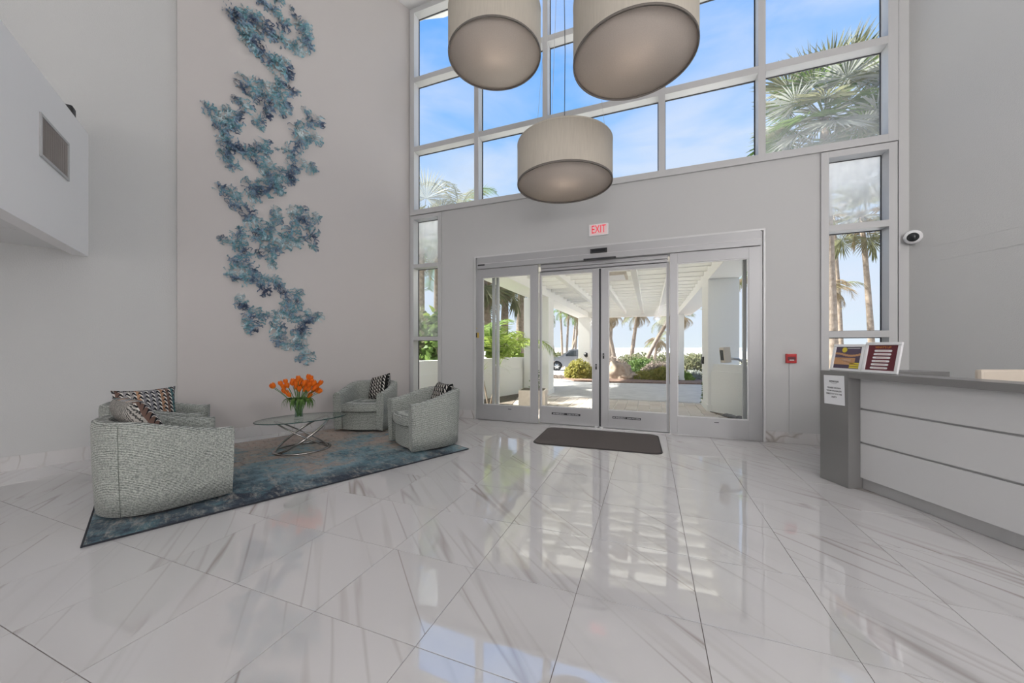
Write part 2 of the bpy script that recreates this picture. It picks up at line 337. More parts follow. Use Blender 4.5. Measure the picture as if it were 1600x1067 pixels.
def rug_mat():
    m = bpy.data.materials.new('rug_pile'); m.use_nodes = True; t = m.node_tree; b = t.nodes['Principled BSDF']; b.inputs['Roughness'].default_value = .95; b.inputs['Specular IOR Level'].default_value = .1
    tcn = N(t, 'ShaderNodeTexCoord')
    def nz(sc, loc, det=6, st=(1, 1, 1), ro=.65):
        mp = N(t, 'ShaderNodeMapping'); mp.inputs['Location'].default_value = loc; mp.inputs['Scale'].default_value = st; L(t, tcn.outputs['Object'], mp.inputs[0])
        n = N(t, 'ShaderNodeTexNoise'); n.inputs['Scale'].default_value = sc; n.inputs['Detail'].default_value = det; n.inputs['Roughness'].default_value = ro; n.inputs['Distortion'].default_value = .3; L(t, mp.outputs[0], n.inputs['Vector']); return n.outputs[0]
    s3 = N(t, 'ShaderNodeSeparateXYZ'); L(t, tcn.outputs['Object'], s3.inputs[0])
    f = mth(t, 'ADD', mth(t, 'MULTIPLY', nz(1.3, (3, 1, 0), 12, (1, .7, 1), .72), 1.1), mth(t, 'MULTIPLY', s3.outputs[0], .13))   # taupe towards the wall side, dark towards the room
    r = ramp(t, [(.46, (.42, .34, .295)), (.53, (.33, .29, .265)), (.58, (.22, .32, .36)), (.67, (.12, .17, .20)), (.78, (.05, .06, .08))], f)
    tl = ramp(t, [(.52, (0, 0, 0)), (.62, (.7, .7, .7))], nz(2.1, (8, 5, 0), 12, (1, .8, 1), .74))
    c1 = mix(t, tl.outputs[0], r.outputs[0], (.14, .27, .31))
    hi = ramp(t, [(.50, (0, 0, 0)), (.62, (.8, .8, .8))], nz(4, (1, 9, 0), 10, (1, 2.6, 1), .82))
    c2 = mix(t, hi.outputs[0], c1, (.40, .38, .35))
    dk = ramp(t, [(.53, (0, 0, 0)), (.64, (.55, .55, .55))], nz(8, (4, 2, 0), 8, (1, 2.5, 1), .8))
    c3 = mix(t, dk.outputs[0], c2, (.03, .04, .05)); L(t, c3, b.inputs['Base Color'])
    n = nz(220, (0, 0, 0), 2); bu = N(t, 'ShaderNodeBump'); bu.inputs['Strength'].default_value = .6; bu.inputs['Distance'].default_value = .004; L(t, n, bu.inputs['Height']); L(t, bu.outputs[0], b.inputs['Normal'])
    return m
M['rug_pile'] = rug_mat()
def shade_mat(name, col, tr):
    m = bpy.data.materials.new(name); m.use_nodes = True; t = m.node_tree; b = t.nodes['Principled BSDF']; b.inputs['Roughness'].default_value = .8; b.inputs['Base Color'].default_value = (*col, 1)
    tcn = N(t, 'ShaderNodeTexCoord'); mp = N(t, 'ShaderNodeMapping'); mp.inputs['Scale'].default_value = (1, 1, .06); L(t, tcn.outputs['Object'], mp.inputs[0])
    n = N(t, 'ShaderNodeTexNoise'); n.inputs['Scale'].default_value = 90; L(t, mp.outputs[0], n.inputs['Vector'])
    r = ramp(t, [(.3, tuple(c*.92 for c in col)), (.7, col)], n.outputs[0]); L(t, r.outputs[0], b.inputs['Base Color'])
    tl = N(t, 'ShaderNodeBsdfTranslucent'); L(t, r.outputs[0], tl.inputs[0]); mx = N(t, 'ShaderNodeMixShader'); mx.inputs[0].default_value = tr
    L(t, b.outputs[0], mx.inputs[1]); L(t, tl.outputs[0], mx.inputs[2]); L(t, mx.outputs[0], t.nodes['Material Output'].inputs[0]); return m
M['shade'] = shade_mat('shade', (.66, .61, .53), .25); M['diffuser'] = shade_mat('diffuser', (.76, .69, .63), .4)
M['roof_sheet'] = shade_mat('roof_sheet', (.80, .79, .76), .56)
M['shade_trim'] = mat('shade_trim', (.16, .14, .125), .7)
def coral_mat():
    m = bpy.data.materials.new('coral_paint'); m.use_nodes = True; t = m.node_tree; b = t.nodes['Principled BSDF']; b.inputs['Roughness'].default_value = .45
    geo = N(t, 'ShaderNodeNewGeometry'); n = N(t, 'ShaderNodeTexNoise'); n.inputs['Scale'].default_value = 5.2; n.inputs['Detail'].default_value = 3; L(t, geo.outputs['Position'], n.inputs['Vector'])
    r = ramp(t, [(.30, (.05, .07, .14)), (.40, (.12, .18, .28)), (.47, (.30, .42, .54)), (.53, (.15, .36, .42)), (.59, (.38, .55, .62)), (.68, (.72, .80, .82))], n.outputs[0])
    n2 = N(t, 'ShaderNodeTexNoise'); n2.inputs['Scale'].default_value = 14; L(t, geo.outputs['Position'], n2.inputs['Vector'])
    r2 = ramp(t, [(.58, (0, 0, 0)), (.68, (.6, .6, .6))], n2.outputs[0]); c = mix(t, r2.outputs[0], r.outputs[0], (.18, .42, .44))
    L(t, c, b.inputs['Base Color']); return m
M['coral_paint'] = coral_mat()

CORAL = [(2.36,6.65,0.124),(2.57,6.8,0.085),(2.51,6.59,0.099),(2.01,6.23,0.132),(2.16,6.26,0.135),(2.27,6.36,0.096),(2.09,6.12,0.133),(2.22,6.07,0.136),(2.2,5.92,0.149),(2.25,5.84,0.095),(2.41,6.29,0.111),(2.41,6.17,0.125),(2.62,6.44,0.114),(2.7,6.55,0.058),(2.62,6.2,0.129),(2.51,6.18,0.07),(2.77,6.7,0.052),(2.75,6.8,0.044),(2.88,6.61,0.118),(2.98,6.66,0.075),(2.93,6.48,0.133),(2.93,6.33,0.148),(2.77,6.18,0.102),(2.85,6.16,0.088),(2.34,5.79,0.083),(2.45,5.81,0.154),(2.6,5.73,0.171),(2.7,5.73,0.086),(2.67,5.9,0.072),(2.57,5.53,0.099),(2.18,5.26,0.162),(2.31,5.38,0.069),(2.41,5.42,0.056),(2.45,5.26,0.14),(2.62,5.37,0.143),(2.75,5.47,0.073),(2.84,5.48,0.053),(2.45,5.09,0.126),(2.6,5.13,0.142),(2.7,5.19,0.072),(2.41,4.93,0.083),(2.31,4.78,0.096),(2.34,4.69,0.055),(2.25,5.1,0.082),(2.14,4.91,0.121),(2.03,4.97,0.066),(2.07,4.75,0.066),(1.72,4.69,0.101),(1.82,4.61,0.103),(1.94,4.77,0.078),(1.99,4.63,0.145),(1.88,4.43,0.117),(2.03,4.56,0.079),(1.98,4.26,0.158),(1.9,4.1,0.091),(2.0,4.01,0.105),(1.96,4.31,0.105),(2.16,4.25,0.121),(2.31,4.26,0.137),(2.38,4.44,0.125),(2.38,4.1,0.111),(2.48,4.17,0.07),(2.48,4.0,0.112),(2.57,4.02,0.057),(2.62,4.09,0.1),(2.77,4.26,0.116),(2.75,4.1,0.102),(2.93,4.37,0.074),(3.04,4.31,0.105),(2.77,4.49,0.145),(2.88,4.71,0.118),(2.85,4.87,0.147),(3.01,5.06,0.105),(2.96,5.24,0.074),(3.15,5.15,0.106),(3.11,4.83,0.106),(2.98,4.79,0.075),(2.55,4.46,0.034),(2.43,3.94,0.084),(1.86,3.61,0.09),(2.01,3.61,0.105),(2.03,3.47,0.119),(2.22,3.77,0.122),(2.26,3.65,0.123),(2.45,3.82,0.168),(2.55,3.95,0.099),(2.57,3.83,0.099),(2.72,4.02,0.087),(2.21,3.34,0.135),(2.19,3.22,0.108),(2.53,3.47,0.085),(2.55,3.37,0.099),(2.48,3.25,0.084),(2.36,3.13,0.138),(2.29,3.03,0.11),(2.48,3.04,0.14),(2.62,2.96,0.129),(2.45,2.84,0.126),(2.48,2.73,0.084),(2.49,2.62,0.07),(2.31,2.76,0.069),(2.8,3.52,0.117),(2.85,3.4,0.132),(2.93,3.6,0.074),(2.98,3.42,0.104),(3.12,3.51,0.091),(3.04,3.22,0.135),(3.07,3.05,0.075),(3.12,2.98,0.036),(2.75,3.21,0.131),(2.8,3.05,0.117),(2.67,3.05,0.115),(2.07,3.01,0.106),(2.05,2.87,0.119),(1.88,2.89,0.065),(2.14,2.75,0.107),(2.05,2.62,0.119),(1.96,2.44,0.079),(2.11,2.37,0.12),(2.2,2.52,0.122),(2.22,2.42,0.109),(2.36,2.37,0.11),(2.5,2.37,0.112),(2.6,2.3,0.085),(2.38,2.22,0.097),(2.65,2.19,0.086),(2.83,2.21,0.102),(2.67,2.05,0.086),(2.8,2.03,0.117),(2.7,1.91,0.115),(2.09,2.0,0.093),(2.16,1.91,0.094),(2.09,2.1,0.053),(2.25,1.74,0.136),(2.34,1.85,0.096),(2.16,1.68,0.067),(2.22,1.61,0.081),(2.55,1.84,0.099),(2.55,1.64,0.127),(2.57,1.47,0.114),(2.67,1.39,0.086),(2.77,1.82,0.087),(2.93,1.74,0.133),(3.04,1.84,0.09),(3.15,1.85,0.091),(2.88,1.59,0.133),(2.8,1.37,0.088),(2.9,1.36,0.103),(2.85,1.5,0.088),(2.98,1.18,0.119),(2.85,1.15,0.059),(2.98,1.93,0.06)]

# ================================================================== ROOM SHELL
D = 6.117; T = .61
LA = R(23.7); LO = Vector((-6.55, 1.679)); LU = Vector((sin(LA), cos(LA))); LN = Vector((cos(LA), -sin(LA)))   # left wall: origin, along, into the room
RA = R(-23.3); RO = Vector((3.10, D)); RU = Vector((-sin(RA), -cos(RA)))                                      # right wall runs back towards the viewer
LCOR = LO+LU*4.845
def pl(s, n=0): p = LO+LU*s+LN*n; return (p.x, p.y)
def pr(s, n=0):
    nn = Vector((RU.y, -RU.x)); p = RO+RU*s+nn*n; return (p.x, p.y)
BACK = -6.0
sL = (BACK-LO.y)/LU.y; sR = (BACK-RO.y)/RU.y
room = [pl(sL), (LCOR.x, LCOR.y), (LCOR.x, D), (RO.x, RO.y), pr(sR)]
floor = MB().prism([(-11, -6.2), (-11, 3), (-5, D+.1), (3.3, D+.1), (9, -6.2)][::-1], -.06, -.004).build('floor', M['grout'], kind='structure')
ceiling = MB().prism([(-13, -6.5), (-10, 5), (-4, D+.4), (3.8, D+.4), (10, -6.5)][::-1], CEIL, CEIL+.2).build('ceiling', M['ceiling'], kind='structure')
# floor tiles: each one in view is a part
tile_me = MB().bbox(-T/2+.0016, -T/2+.0016, -.012, T/2-.0016, T/2-.0016, 0, .0012).mesh('tile', M['marble'])
far = MB(); nt_ = 0
half = 800/FPX
for i in range(-8, 20):
    for j in range(-11, 10):
        x = (i+.5-4.614)*T; y = (j+.5+1.236)*T
        y1 = y+T/2
        d = -x*sin(YAW)+y*cos(YAW); l = x*cos(YAW)+y*sin(YAW)
        s_ = (Vector((x, y))-LO).dot(LN)
        if s_ < -.45 or (y-RO.y)*RU.x-(x-RO.x)*RU.y < -99: continue
        rn = (Vector((x, y))-RO).dot(Vector((RU.y, -RU.x)))
        if abs(rn) > 0 and rn*(-1 if (Vector((0, 0))-RO).dot(Vector((RU.y, -RU.x))) < 0 else 1) < -.45: continue
        inview = d > .9 and abs(l)/max(d, .01) < half+.35
        if y1 > D-.02:
            y1 = D-.02
            if y1-(y-T/2) < .05: continue
            m_ = MB().bbox(-T/2+.0016, -T/2+.0016, -.012, T/2-.0016, y1-y, 0, .0012)
            m_.build('tile', M['marble'], floor, loc=(x, y, 0)); nt_ += 1; continue
        if inview: inst('tile', tile_me, floor, (x, y, 0)); nt_ += 1
        else: far.bbox(x-T/2+.0016, y-T/2+.0016, -.012, x+T/2-.0016, y+T/2-.0016, 0, .0012)
far.build('tile_field', M['marble'], floor, kind='stuff')
print('tiles', nt_)

# left wall (grey side part), feature wall (proud of it), right wall, back wall
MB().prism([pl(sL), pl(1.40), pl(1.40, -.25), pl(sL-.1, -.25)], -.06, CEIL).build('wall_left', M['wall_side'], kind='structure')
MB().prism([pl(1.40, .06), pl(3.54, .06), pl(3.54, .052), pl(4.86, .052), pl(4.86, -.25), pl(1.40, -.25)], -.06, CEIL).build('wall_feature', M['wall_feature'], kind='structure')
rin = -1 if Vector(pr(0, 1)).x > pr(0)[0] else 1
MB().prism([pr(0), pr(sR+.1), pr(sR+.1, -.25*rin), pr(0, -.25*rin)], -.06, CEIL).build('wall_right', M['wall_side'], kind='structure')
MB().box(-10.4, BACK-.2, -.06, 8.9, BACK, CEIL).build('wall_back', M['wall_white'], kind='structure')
# faint proud band (wallcovering joint) on the right wall
b = MB()
for z in (2.56, 2.38):
    b.prism([pr(.25, .0), pr(6, .0), pr(6, .004*rin), pr(.25, .004*rin)], z, z+.012)
b.build('trim_1', M['wall_side'], kind='structure')
# front wall around doors and windows
X0, X1 = -3.063, 1.542                    # door opening
w = MB()
def fw(x0, z0, x1, z1, y0=D, y1=D+.26): w.box(x0, y0, z0, x1, y1, z1)
fw(LCOR.x-.3, -.06, -4.505, CEIL); fw(-3.80, -.06, X0, 4.0); fw(X0, 3.04, X1, 4.0); fw(X1, -.06, 2.19, 4.0); fw(3.0, -.06, 3.4, CEIL)
fw(-4.505, -.06, -3.80, .12); fw(2.19, -.06, 3.0, .12); fw(-4.505, 8.16, 3.0, CEIL)
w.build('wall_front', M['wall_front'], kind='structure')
# stone baseboards
def base_run(name, p0, p1, n, h=.155, th=.012):
    p0 = Vector(p0); p1 = Vector(p1); d = (p1-p0); ln = d.length; d.normalize(); n = Vector(n)
    root = empty(name, (p0.x, p0.y, 0)); root['kind'] = 'structure'
    s = 0; k = 0
    while s < ln-.01:
        e = min(s+1.21, ln); a = p0+d*(s+.001); b_ = p0+d*(e-.001)
        poly = [a, b_, b_+n*th, a+n*th]
        if (b_-a).x*n.y-(b_-a).y*n.x < 0: poly = poly[::-1]
        MB().prism([tuple(q) for q in poly], 0, h).build('tile', M['marble_honed'], root, world=True); s = e
base_run('baseboard_left', pl(-3), pl(1.40), LN)
base_run('baseboard_feature', pl(1.41, .06), pl(3.54, .06), LN); base_run('baseboard_feature', pl(3.545, .052), pl(4.70, .052), LN)
base_run('baseboard_front', (-3.80, D), (X0-.005, D), (0, -1)); base_run('baseboard_front', (X1+.005, D), (3.05, D), (0, -1))

# ------------------------------------------------------------------ balcony / upper floor edge on the left
Q = Vector((-6.276, 2.232)); BV = Vector((.8346, -.5508)); BN = Vector((-.5508, -.8346))
q0 = Q+BV*(-.35); q1 = Q+BV*6.5
def bp(a, n): p = a+BN*n; return (p.x, p.y)
bal = MB().prism([bp(q0, 0), bp(q0, .13), bp(q1, .13), bp(q1, 0)][::1], 2.434, 3.904)
bal.prism([bp(q0, .13), bp(q0, 4.2), bp(q1, 4.2), bp(q1, .13)], 2.50, 2.75)
balc = bal.build('wall_balcony', M['wall_white'], kind='structure')
# suspended ceiling under it: T-bars and lay-in panels
soff = empty('ceiling_lower', (Q.x, Q.y, 2.49)); soff['kind'] = 'structure'
for k in range(5):
    for j in range(3):
        a = q0+BV*(.02+k*1.215); b_ = q0+BV*(.02+k*1.215+1.19); n0 = .155+j*.615; n1 = n0+.59
        MB().prism([bp(a, n0), bp(a, n1), bp(b_, n1), bp(b_, n0)], 2.482, 2.499).build('panel', M['ceiling'], soff, world=True)
# return air grille on the balcony front
vg = empty('wall_vent', (0, 0, 0), 0, 'white framed slatted air grille set in the white balcony front', 'vent')
gx0, gx1, gz0, gz1 = 1.20, 1.85-.0, 3.115, 3.52
sv = [(-5.263, 1.563), (-5.798, 1.917)]
e0 = (Vector(sv[1])-Q).dot(BV); e1 = (Vector(sv[0])-Q).dot(BV)
vg.location = (Q+BV*((e0+e1)/2)).to_3d()+Vector((0, 0, gz0)); vg.rotation_euler = (0, 0, math.atan2(BV.y, BV.x)); hw = (e1-e0)/2; hh = gz1-gz0
# local x along wall, local +y = into the room
m = MB(); t_ = .028
for a in ((-hw, 0, hw, t_), (-hw, hh-t_, hw, hh), (-hw, t_, -hw+t_, hh-t_), (hw-t_, t_, hw, hh-t_)): m.bbox(a[0], -.002, a[1], a[2], .014, a[3], .002)
m.build('frame', M['frame_white'], vg)
MB().box(-hw+t_, -.004, t_, hw-t_, .001, hh-t_).build('backing', M['grille'], vg)
sl = MB().box(-.0075, 0, t_, .0075, .003, hh-t_).mesh('slat', M['grille_slat'])
for k in range(26): inst('slat', sl, vg, (-hw+t_+.012+k*(2*hw-2*t_-.02)/26, .004, 0), (0, 0, .45))
# dark speaker standing on the balcony top
p = at(112, 3.30); p = (Q+BV*((Vector((-6.0, 2.05))-Q).dot(BV))+BN*.07)
sp = empty('speaker', (p.x, p.y, 3.904), math.atan2(BV.y, BV.x), 'small black box on top of the white balcony wall', 'speaker')
MB().bbox(-.05, -.06, 0, .05, .05, .12, .012).build('housing', M['black'], sp)
MB().bbox(-.04, .048, .015, .04, .054, .105, .003).build('grille', M['gasket'], sp)

# ------------------------------------------------------------------ windows
YF, YB, YG = D-.035, D+.15, D+.135
def window(name, xs, zs, zt, xb=.075, face=.10, misted=(), dusty=()):
    """xs: mullion centres incl. both jambs; zs: transom centres incl. sill and head."""
    r = empty(name, ((xs[0]+xs[-1])/2, D, zs[0])); r['kind'] = 'structure'
    def bar(nm, x0, z0, x1, z1):
        MB().bbox(x0, YF, z0, x1, YB, z1, .003).build(nm, M['frame_white'] if True else None, r, world=True)
    for i, x in enumerate(xs):
        if i == 0: bar('jamb', x-face/2, zs[0]-face/2, x+face/2, zs[-1]+face/2)
        elif i == len(xs)-1: bar('jamb', x-face/2, zs[0]-face/2, x+face/2, zs[-1]+face/2)
        else: bar('mullion', x-face*.45, zs[0]-face/2, x+face*.45, zs[-1]+face/2)
    for z in zs:
        for i in range(len(xs)-1):
            a = xs[i]+face*(.5 if i == 0 else .45); b_ = xs[i+1]-face*(.5 if i == len(xs)-2 else .45)
            bar('transom', a, z-face/2, b_, z+face/2)
    for i in range(len(xs)-1):
        for j in range(len(zs)-1):
            a = xs[i]+face*.46; b_ = xs[i+1]-face*.46; c = zs[j]+face*.47; d = zs[j+1]-face*.47
            pn = MB().box(a, YG, c, b_, YG+.008, d).build('pane', M['glass_misted' if (i, j) in misted else 'glass_dusty' if (i, j) in dusty else 'glass'], r, world=True)
            g = MB(); t = .012
            for q in ((a, c, b_, c+t), (a, d-t, b_, d), (a, c+t, a+t, d-t), (b_-t, c+t, b_, d-t)): g.box(q[0], YG-.008, q[1], q[2], YG+.012, q[3])
            g.build('gasket', M['gasket'], pn, world=True)
    return r
window('window_1', [-4.47, -3.03, -1.70, .18, 1.50, 2.93], [4.05, 5.32, 6.71, 8.11], None, dusty=((4, 0), (0, 0)))
window('window_2', [-4.47, -3.83], [.17, 1.52, 2.97, 3.945], None, face=.075, misted=((0, 2),), dusty=((0, 1),))
window('window_3', [2.225, 2.93], [.17, 1.52, 2.95, 3.945], None, face=.085, misted=((0, 2),))
MB().box(2.985, D-.03, .0, 3.0, D+.0, CEIL).build('trim_2', M['frame_white'], kind='structure')

# ------------------------------------------------------------------ automatic entrance doors
fr = empty('trim_3', ((X0+X1)/2, D, 0)); fr['kind'] = 'structure'
def fb(nm, x0, y0, z0, x1, y1, z1, m='alu', b=.003, par=None): return MB().bbox(x0, y0, z0, x1, y1, z1, b).build(nm, M[m], par or fr, world=True)
fb('jamb', X0, D-.05, 0, X0+.028, D+.18, 3.04, 'alu_light'); fb('jamb', X0+.030, D-.02, 0, X0+.062, D+.2, 3.01)
fb('jamb', X1-.028, D-.05, 0, X1, D+.18, 3.04, 'alu_light'); fb('jamb', X1-.062, D-.02, 0, X1-.030, D+.2, 3.01)
fb('head_trim', X0+.028, D-.05, 3.012, X1-.028, D+.18, 3.04, 'alu_light')
hd = fb('header', X0+.062, D-.06, 2.80, X1-.062, D+.17, 3.010, 'alu')
fb('header_band', X0+.062, D-.064, 2.885, X1-.062, D-.058, 2.893, 'alu_light')
for z0, z1, y in ((2.735, 2.797, .03), (2.665, 2.730, .045)): fb('track', -1.80, D+y, z0, .27, D+.15, z1, 'alu', .006)
fb('threshold', X0+.06, D-.015, 0, X1-.06, D+.19, .008, 'steel', .002)
SX = [-3.0, -1.83, -.787, -.757, .295, 1.48]
def leaf(name, x0, x1, y, top, sl, sr, gz0=.285, gz1=2.64):
    r = empty(name, ((x0+x1)/2, D+y, 0)); r['kind'] = 'structure'
    def b_(nm, a, b, c, d, yy=0, th=.045, m='alu'): return MB().bbox(a, D+y+yy, b, c, D+y+yy+th, d, .004).build(nm, M[m], r, world=True)
    b_('stile', x0, .012, x0+sl, top); b_('stile', x1-sr, .012, x1, top)
    b_('bottom_rail', x0+sl, .012, x1-sr, gz0); b_('top_rail', x0+sl, gz1, x1-sr, top)
    t = .014
    bead = MB()
    for q in ((x0+sl, gz0, x1-sr, gz0+t), (x0+sl, gz1-t, x1-sr, gz1), (x0+sl, gz0+t, x0+sl+t, gz1-t), (x1-sr-t, gz0+t, x1-sr, gz1-t)):
        bead.box(q[0], D+y+.012, q[1], q[2], D+y+.033, q[3])
    bead.build('glazing_bead', M['alu_light'], r, world=True)
    MB().box(x0+sl+.002, D+y+.02, gz0+.002, x1-sr-.002, D+y+.027, gz1-.002).build('pane', M['glass'], r, world=True)
    return r
l1 = leaf('door_1', SX[0], SX[1], -.03, 2.795, .10, .135); l4 = leaf('door_4', SX[4], SX[5], -.03, 2.795, .105, .14, .285, 2.635)
l2 = leaf('door_2', SX[1]+.005, SX[2], .045, 2.69, .03, .105, .30, 2.62); l3 = leaf('door_3', SX[3], SX[4]-.005, .045, 2.69, .12, .03, .30, 2.62)
# centre weather strip, floor guides, locks
MB().box(SX[2]+.002, D+.055, .02, SX[3]-.002, D+.08, 2.66).build('weatherstrip', M['gasket'], fr, world=True)
for l, x, z in ((l2, -.835, 1.02), (l3, -.715, 1.20)):
    MB().bbox(x-.012, D+.028, z-.045, x+.012, D+.046, z+.045, .003).build('lock', M['black'], l, world=True)
    MB().lathe([(0, -.004), (.009, -.004), (.009, .004), (0, .004)], 12, Matrix.Translation((x, D+.026, z+.015)) @ Matrix.Rotation(PI/2, 4, 'X')).build('keyhole', M['steel'], l, world=True)
for x in (-.83, -.74): MB().bbox(x-.022, D+.0, .008, x+.022, D+.044, .026, .003).build('floor_guide', M['white'], fr, world=True)
for l, x0, x1 in ((l2, -1.60, -1.10), (l3, -.57, -.13)):
    s_ = MB().box(x0, D+.0435, .172, x1, D+.046, .208).build('sticker', M['ink'], l, world=True)
    for k, tx in enumerate(('IN EMERGENCY', 'PUSH TO OPEN')):
        cx = x0+(x1-x0)*(.24+.52*k)-wm(s_).translation.x
        lettering(tx, .028, M['paper'], l, (x0+(x1-x0)*(.25+.5*k)-l.location.x, .0435-l.location.y+D-.001, .188), (PI/2, 0, 0))
for l, x in ((l1, -2.36), (l4, .93)): MB().box(x-.03, D-.0315, .222, x+.03, D-.030, .234).build('label_plate', M['ink'], l, world=True)
fb('label_plate', -2.985, D-.0615, 2.855, -2.845, D-.0600, 2.882, 'ink', .0003)
lettering('EXIT ONLY', .022, M['paper'], fr, (-2.915-fr.location.x, -.063, 2.868), (PI/2, 0, 0)) if False else None
# motion sensor, black strip, latch plate
ms = empty('door_sensor', (-.78, D-.06, 2.93), 0, 'black rectangular motion sensor on the silver door header below the exit sign', 'sensor')
MB().bbox(-.135, -.03, -.036, .135, .001, .036, .008).build('housing', M['black'], ms); MB().bbox(-.11, -.034, -.02, .11, -.029, .02, .003).build('lens', M['dark_glass'], ms)
sb = empty('sensor_bar', (-.765, D-.06, 2.80), 0, 'long thin black sensor bar along the bottom edge of the door header', 'sensor')
MB().bbox(-.26, -.035, -.014, .26, .002, .014, .006).build('housing', M['black'], sb); MB().box(-.2, -.037, -.006, .2, -.0345, .006).build('lens', M['dark_glass'], sb)
lk = empty('door_switch', (X0+.045, D-.02, 1.50), 0, 'brass and black key switch on the left door jamb', 'switch')
MB().bbox(-.018, -.016, .03, .012, .001, .115, .003).build('plate', M['black'], lk); MB().bbox(.006, -.022, .02, .045, .0, .12, .004).build('bracket', M['brass'], lk)
MB().lathe([(0, 0), (.008, 0), (.008, .01), (0, .012)], 12, Matrix.Translation((-.004, -.002, .20)) @ Matrix.Rotation(PI/2, 4, 'X')).build('button', M['brass'], lk)

# ------------------------------------------------------------------ exit sign, fire alarm, conduit, camera
ex = empty('exit_sign', (-.785, D, 3.29), 0, 'exit sign with red letters above the entrance doors', 'sign')
MB().bbox(-.155, -.035, -.095, .155, .001, .095, .008).build('housing', M['white'], ex); MB().bbox(-.14, -.037, -.083, .14, -.034, .083, .003).build('face', M['exit_face'], ex)
lettering('EXIT', .185, M['exit_red'], ex, (0, -.0385, 0), (PI/2, 0, 0), sx=.62)
fa = empty('fire_alarm', (1.845, D, 1.19), 0, 'red fire alarm pull station on the white wall right of the doors', 'alarm')
MB().bbox(-.06, -.045, -.065, .06, .001, .065, .006).build('housing', M['red'], fa); MB().bbox(-.045, -.055, -.025, .045, -.043, .02, .004).build('handle', M['maroon_ink'], fa)
MB().box(-.025, -.0565, -.028, .025, -.0545, -.016).build('label_strip', M['white'], fa); MB().bbox(-.045, -.05, .03, .045, -.044, .052, .003).build('cover_tab', M['red'], fa)
cdt = empty('cable_conduit', (1.845, D, .155), 0, 'thin white cable cover running down from the red fire alarm', 'conduit')
MB().bbox(-.016, -.014, 0, .016, .0, .97, .003).build('channel', M['wall_front'], cdt); MB().bbox(-.02, -.016, -.03, .02, .0, .0, .002).build('end_cap', M['wall_front'], cdt)
rc = Vector(pr(.03, .0))
cm = empty('security_camera', (rc.x-.02, rc.y-.06, 2.73), 0, 'white dome security camera on the corner right of the tall window', 'camera')
Mx = Vector((-.45, -.88, -.25)).to_track_quat('-Z', 'Y').to_matrix().to_4x4()
MB().lathe([(0, .03), (.07, .03), (.085, .0), (.085, -.02), (.06, -.045), (.055, -.045)], 24, Mx).build('housing', M['white'], cm)
MB().lathe([(.055, -.044), (.045, -.07), (.02, -.085), (0, -.088)], 20, Mx).build('dome', M['dark_glass'], cm)
MB().bbox(-.03, .0, -.04, .035, .05, .04, .006).build('bracket', M['white'], cm)

# ------------------------------------------------------------------ rings round the added ceiling fill lights (out of frame overhead)
for x, y in CEIL_FILLS:
    e = empty('ceiling_fill_ring', (x, y, CEIL), 0, 'ring of an added round fill light on the unseen ceiling', 'lamp', 'added fill lights over the lobby')
    MB().lathe([(1.30, 0), (1.38, 0), (1.38, -.08), (1.30, -.08)], 48).build('ring', M['white'], e)

for x, y in GLOBE_FILLS:  # caps and rods for the added globe lights
    zg = GLOBE_FILL_Z+(1.1 if y > 0 else 0); e = empty('globe_fill_mount', (x, y, zg), 0, 'metal cap and rod of an added globe fill light, out of view', 'lamp', 'added globe fill lights out of view')
    MB().lathe([(0, .38), (.10, .37), (.12, .30), (.09, .30)], 24).build('cap', M['steel'], e); MB().tube([(0, 0, .38), (0, 0, CEIL-zg)], .008, 6).build('rod', M['steel'], e)
# ------------------------------------------------------------------ drum pendants
def drum(x, y, z, h, label):
    r = empty('pendant_lamp', (x, y, z), 0, label, 'pendant lamp', 'drum pendants over the lobby'); q = .6
    MB().lathe([(q, 0), (q, h), (q-.006, h), (q-.006, 0), (q, 0)], 72).build('lamp_shade', M['shade'], r)
    MB().lathe([(q+.002, -.004), (q+.003, .016), (q-.012, .016), (q-.012, -.004), (q+.002, -.004)], 72).build('bottom_ring', M['shade_trim'], r)
    MB().lathe([(q+.002, h-.012), (q+.003, h+.004), (q-.012, h+.004), (q-.012, h-.012), (q+.002, h-.012)], 72).build('top_ring', M['shade'], r)
    MB().lathe([(0, .012), (q-.008, .012), (q-.008, .020), (0, .020)], 72).build('diffuser', M['diffuser'], r)
    sp = MB()
    for k in range(3): sp.tube([(0, 0, h-.02), ((q-.01)*cos(k*2.094), (q-.01)*sin(k*2.094), h-.02)], .005, 6)
    sp.lathe([(0, h-.05), (.03, h-.05), (.03, h+.01), (0, h+.02)], 12); sp.build('spider', M['steel'], r)
    for k in range(3): MB().tube([((q-.02)*cos(k*2.094+.5), (q-.02)*sin(k*2.094+.5), h), (.05*cos(k*2.094+.5), .05*sin(k*2.094+.5), CEIL-z)], .0022, 5).build('wire', M['steel'], r)
    MB().tube([(0, 0, h), (.012, 0, h+1.2), (-.008, .01, h+2.4), (0, 0, CEIL-z)], .005, 6).build('cord', M['gasket'], r)
    bd = bpy.data.lights.new('drum_fill', 'POINT'); bd.energy = 4.5; bd.shadow_soft_size = .12; bd.color = (1, .93, .85); bo = bpy.data.objects.new('drum_fill', bd); C.objects.link(bo); bo.parent = r; bo.location = (0, 0, h*.5)  # added light inside the drum, brightens the diffuser from within
    MB().lathe([(0, CEIL-z-.03), (.07, CEIL-z-.03), (.075, CEIL-z), (0, CEIL-z)], 20).build('ceiling_rose', M['white'], r)
drum(-1.022, 4.57, 3.43, .50, 'lowest beige drum pendant, hanging between the other two')
drum(-1.89, 4.332, 5.125, .56, 'highest beige drum pendant, hanging on the left')
drum(-.155, 3.866, 4.261, .60, 'beige drum pendant hanging on the right, the nearest of the three')

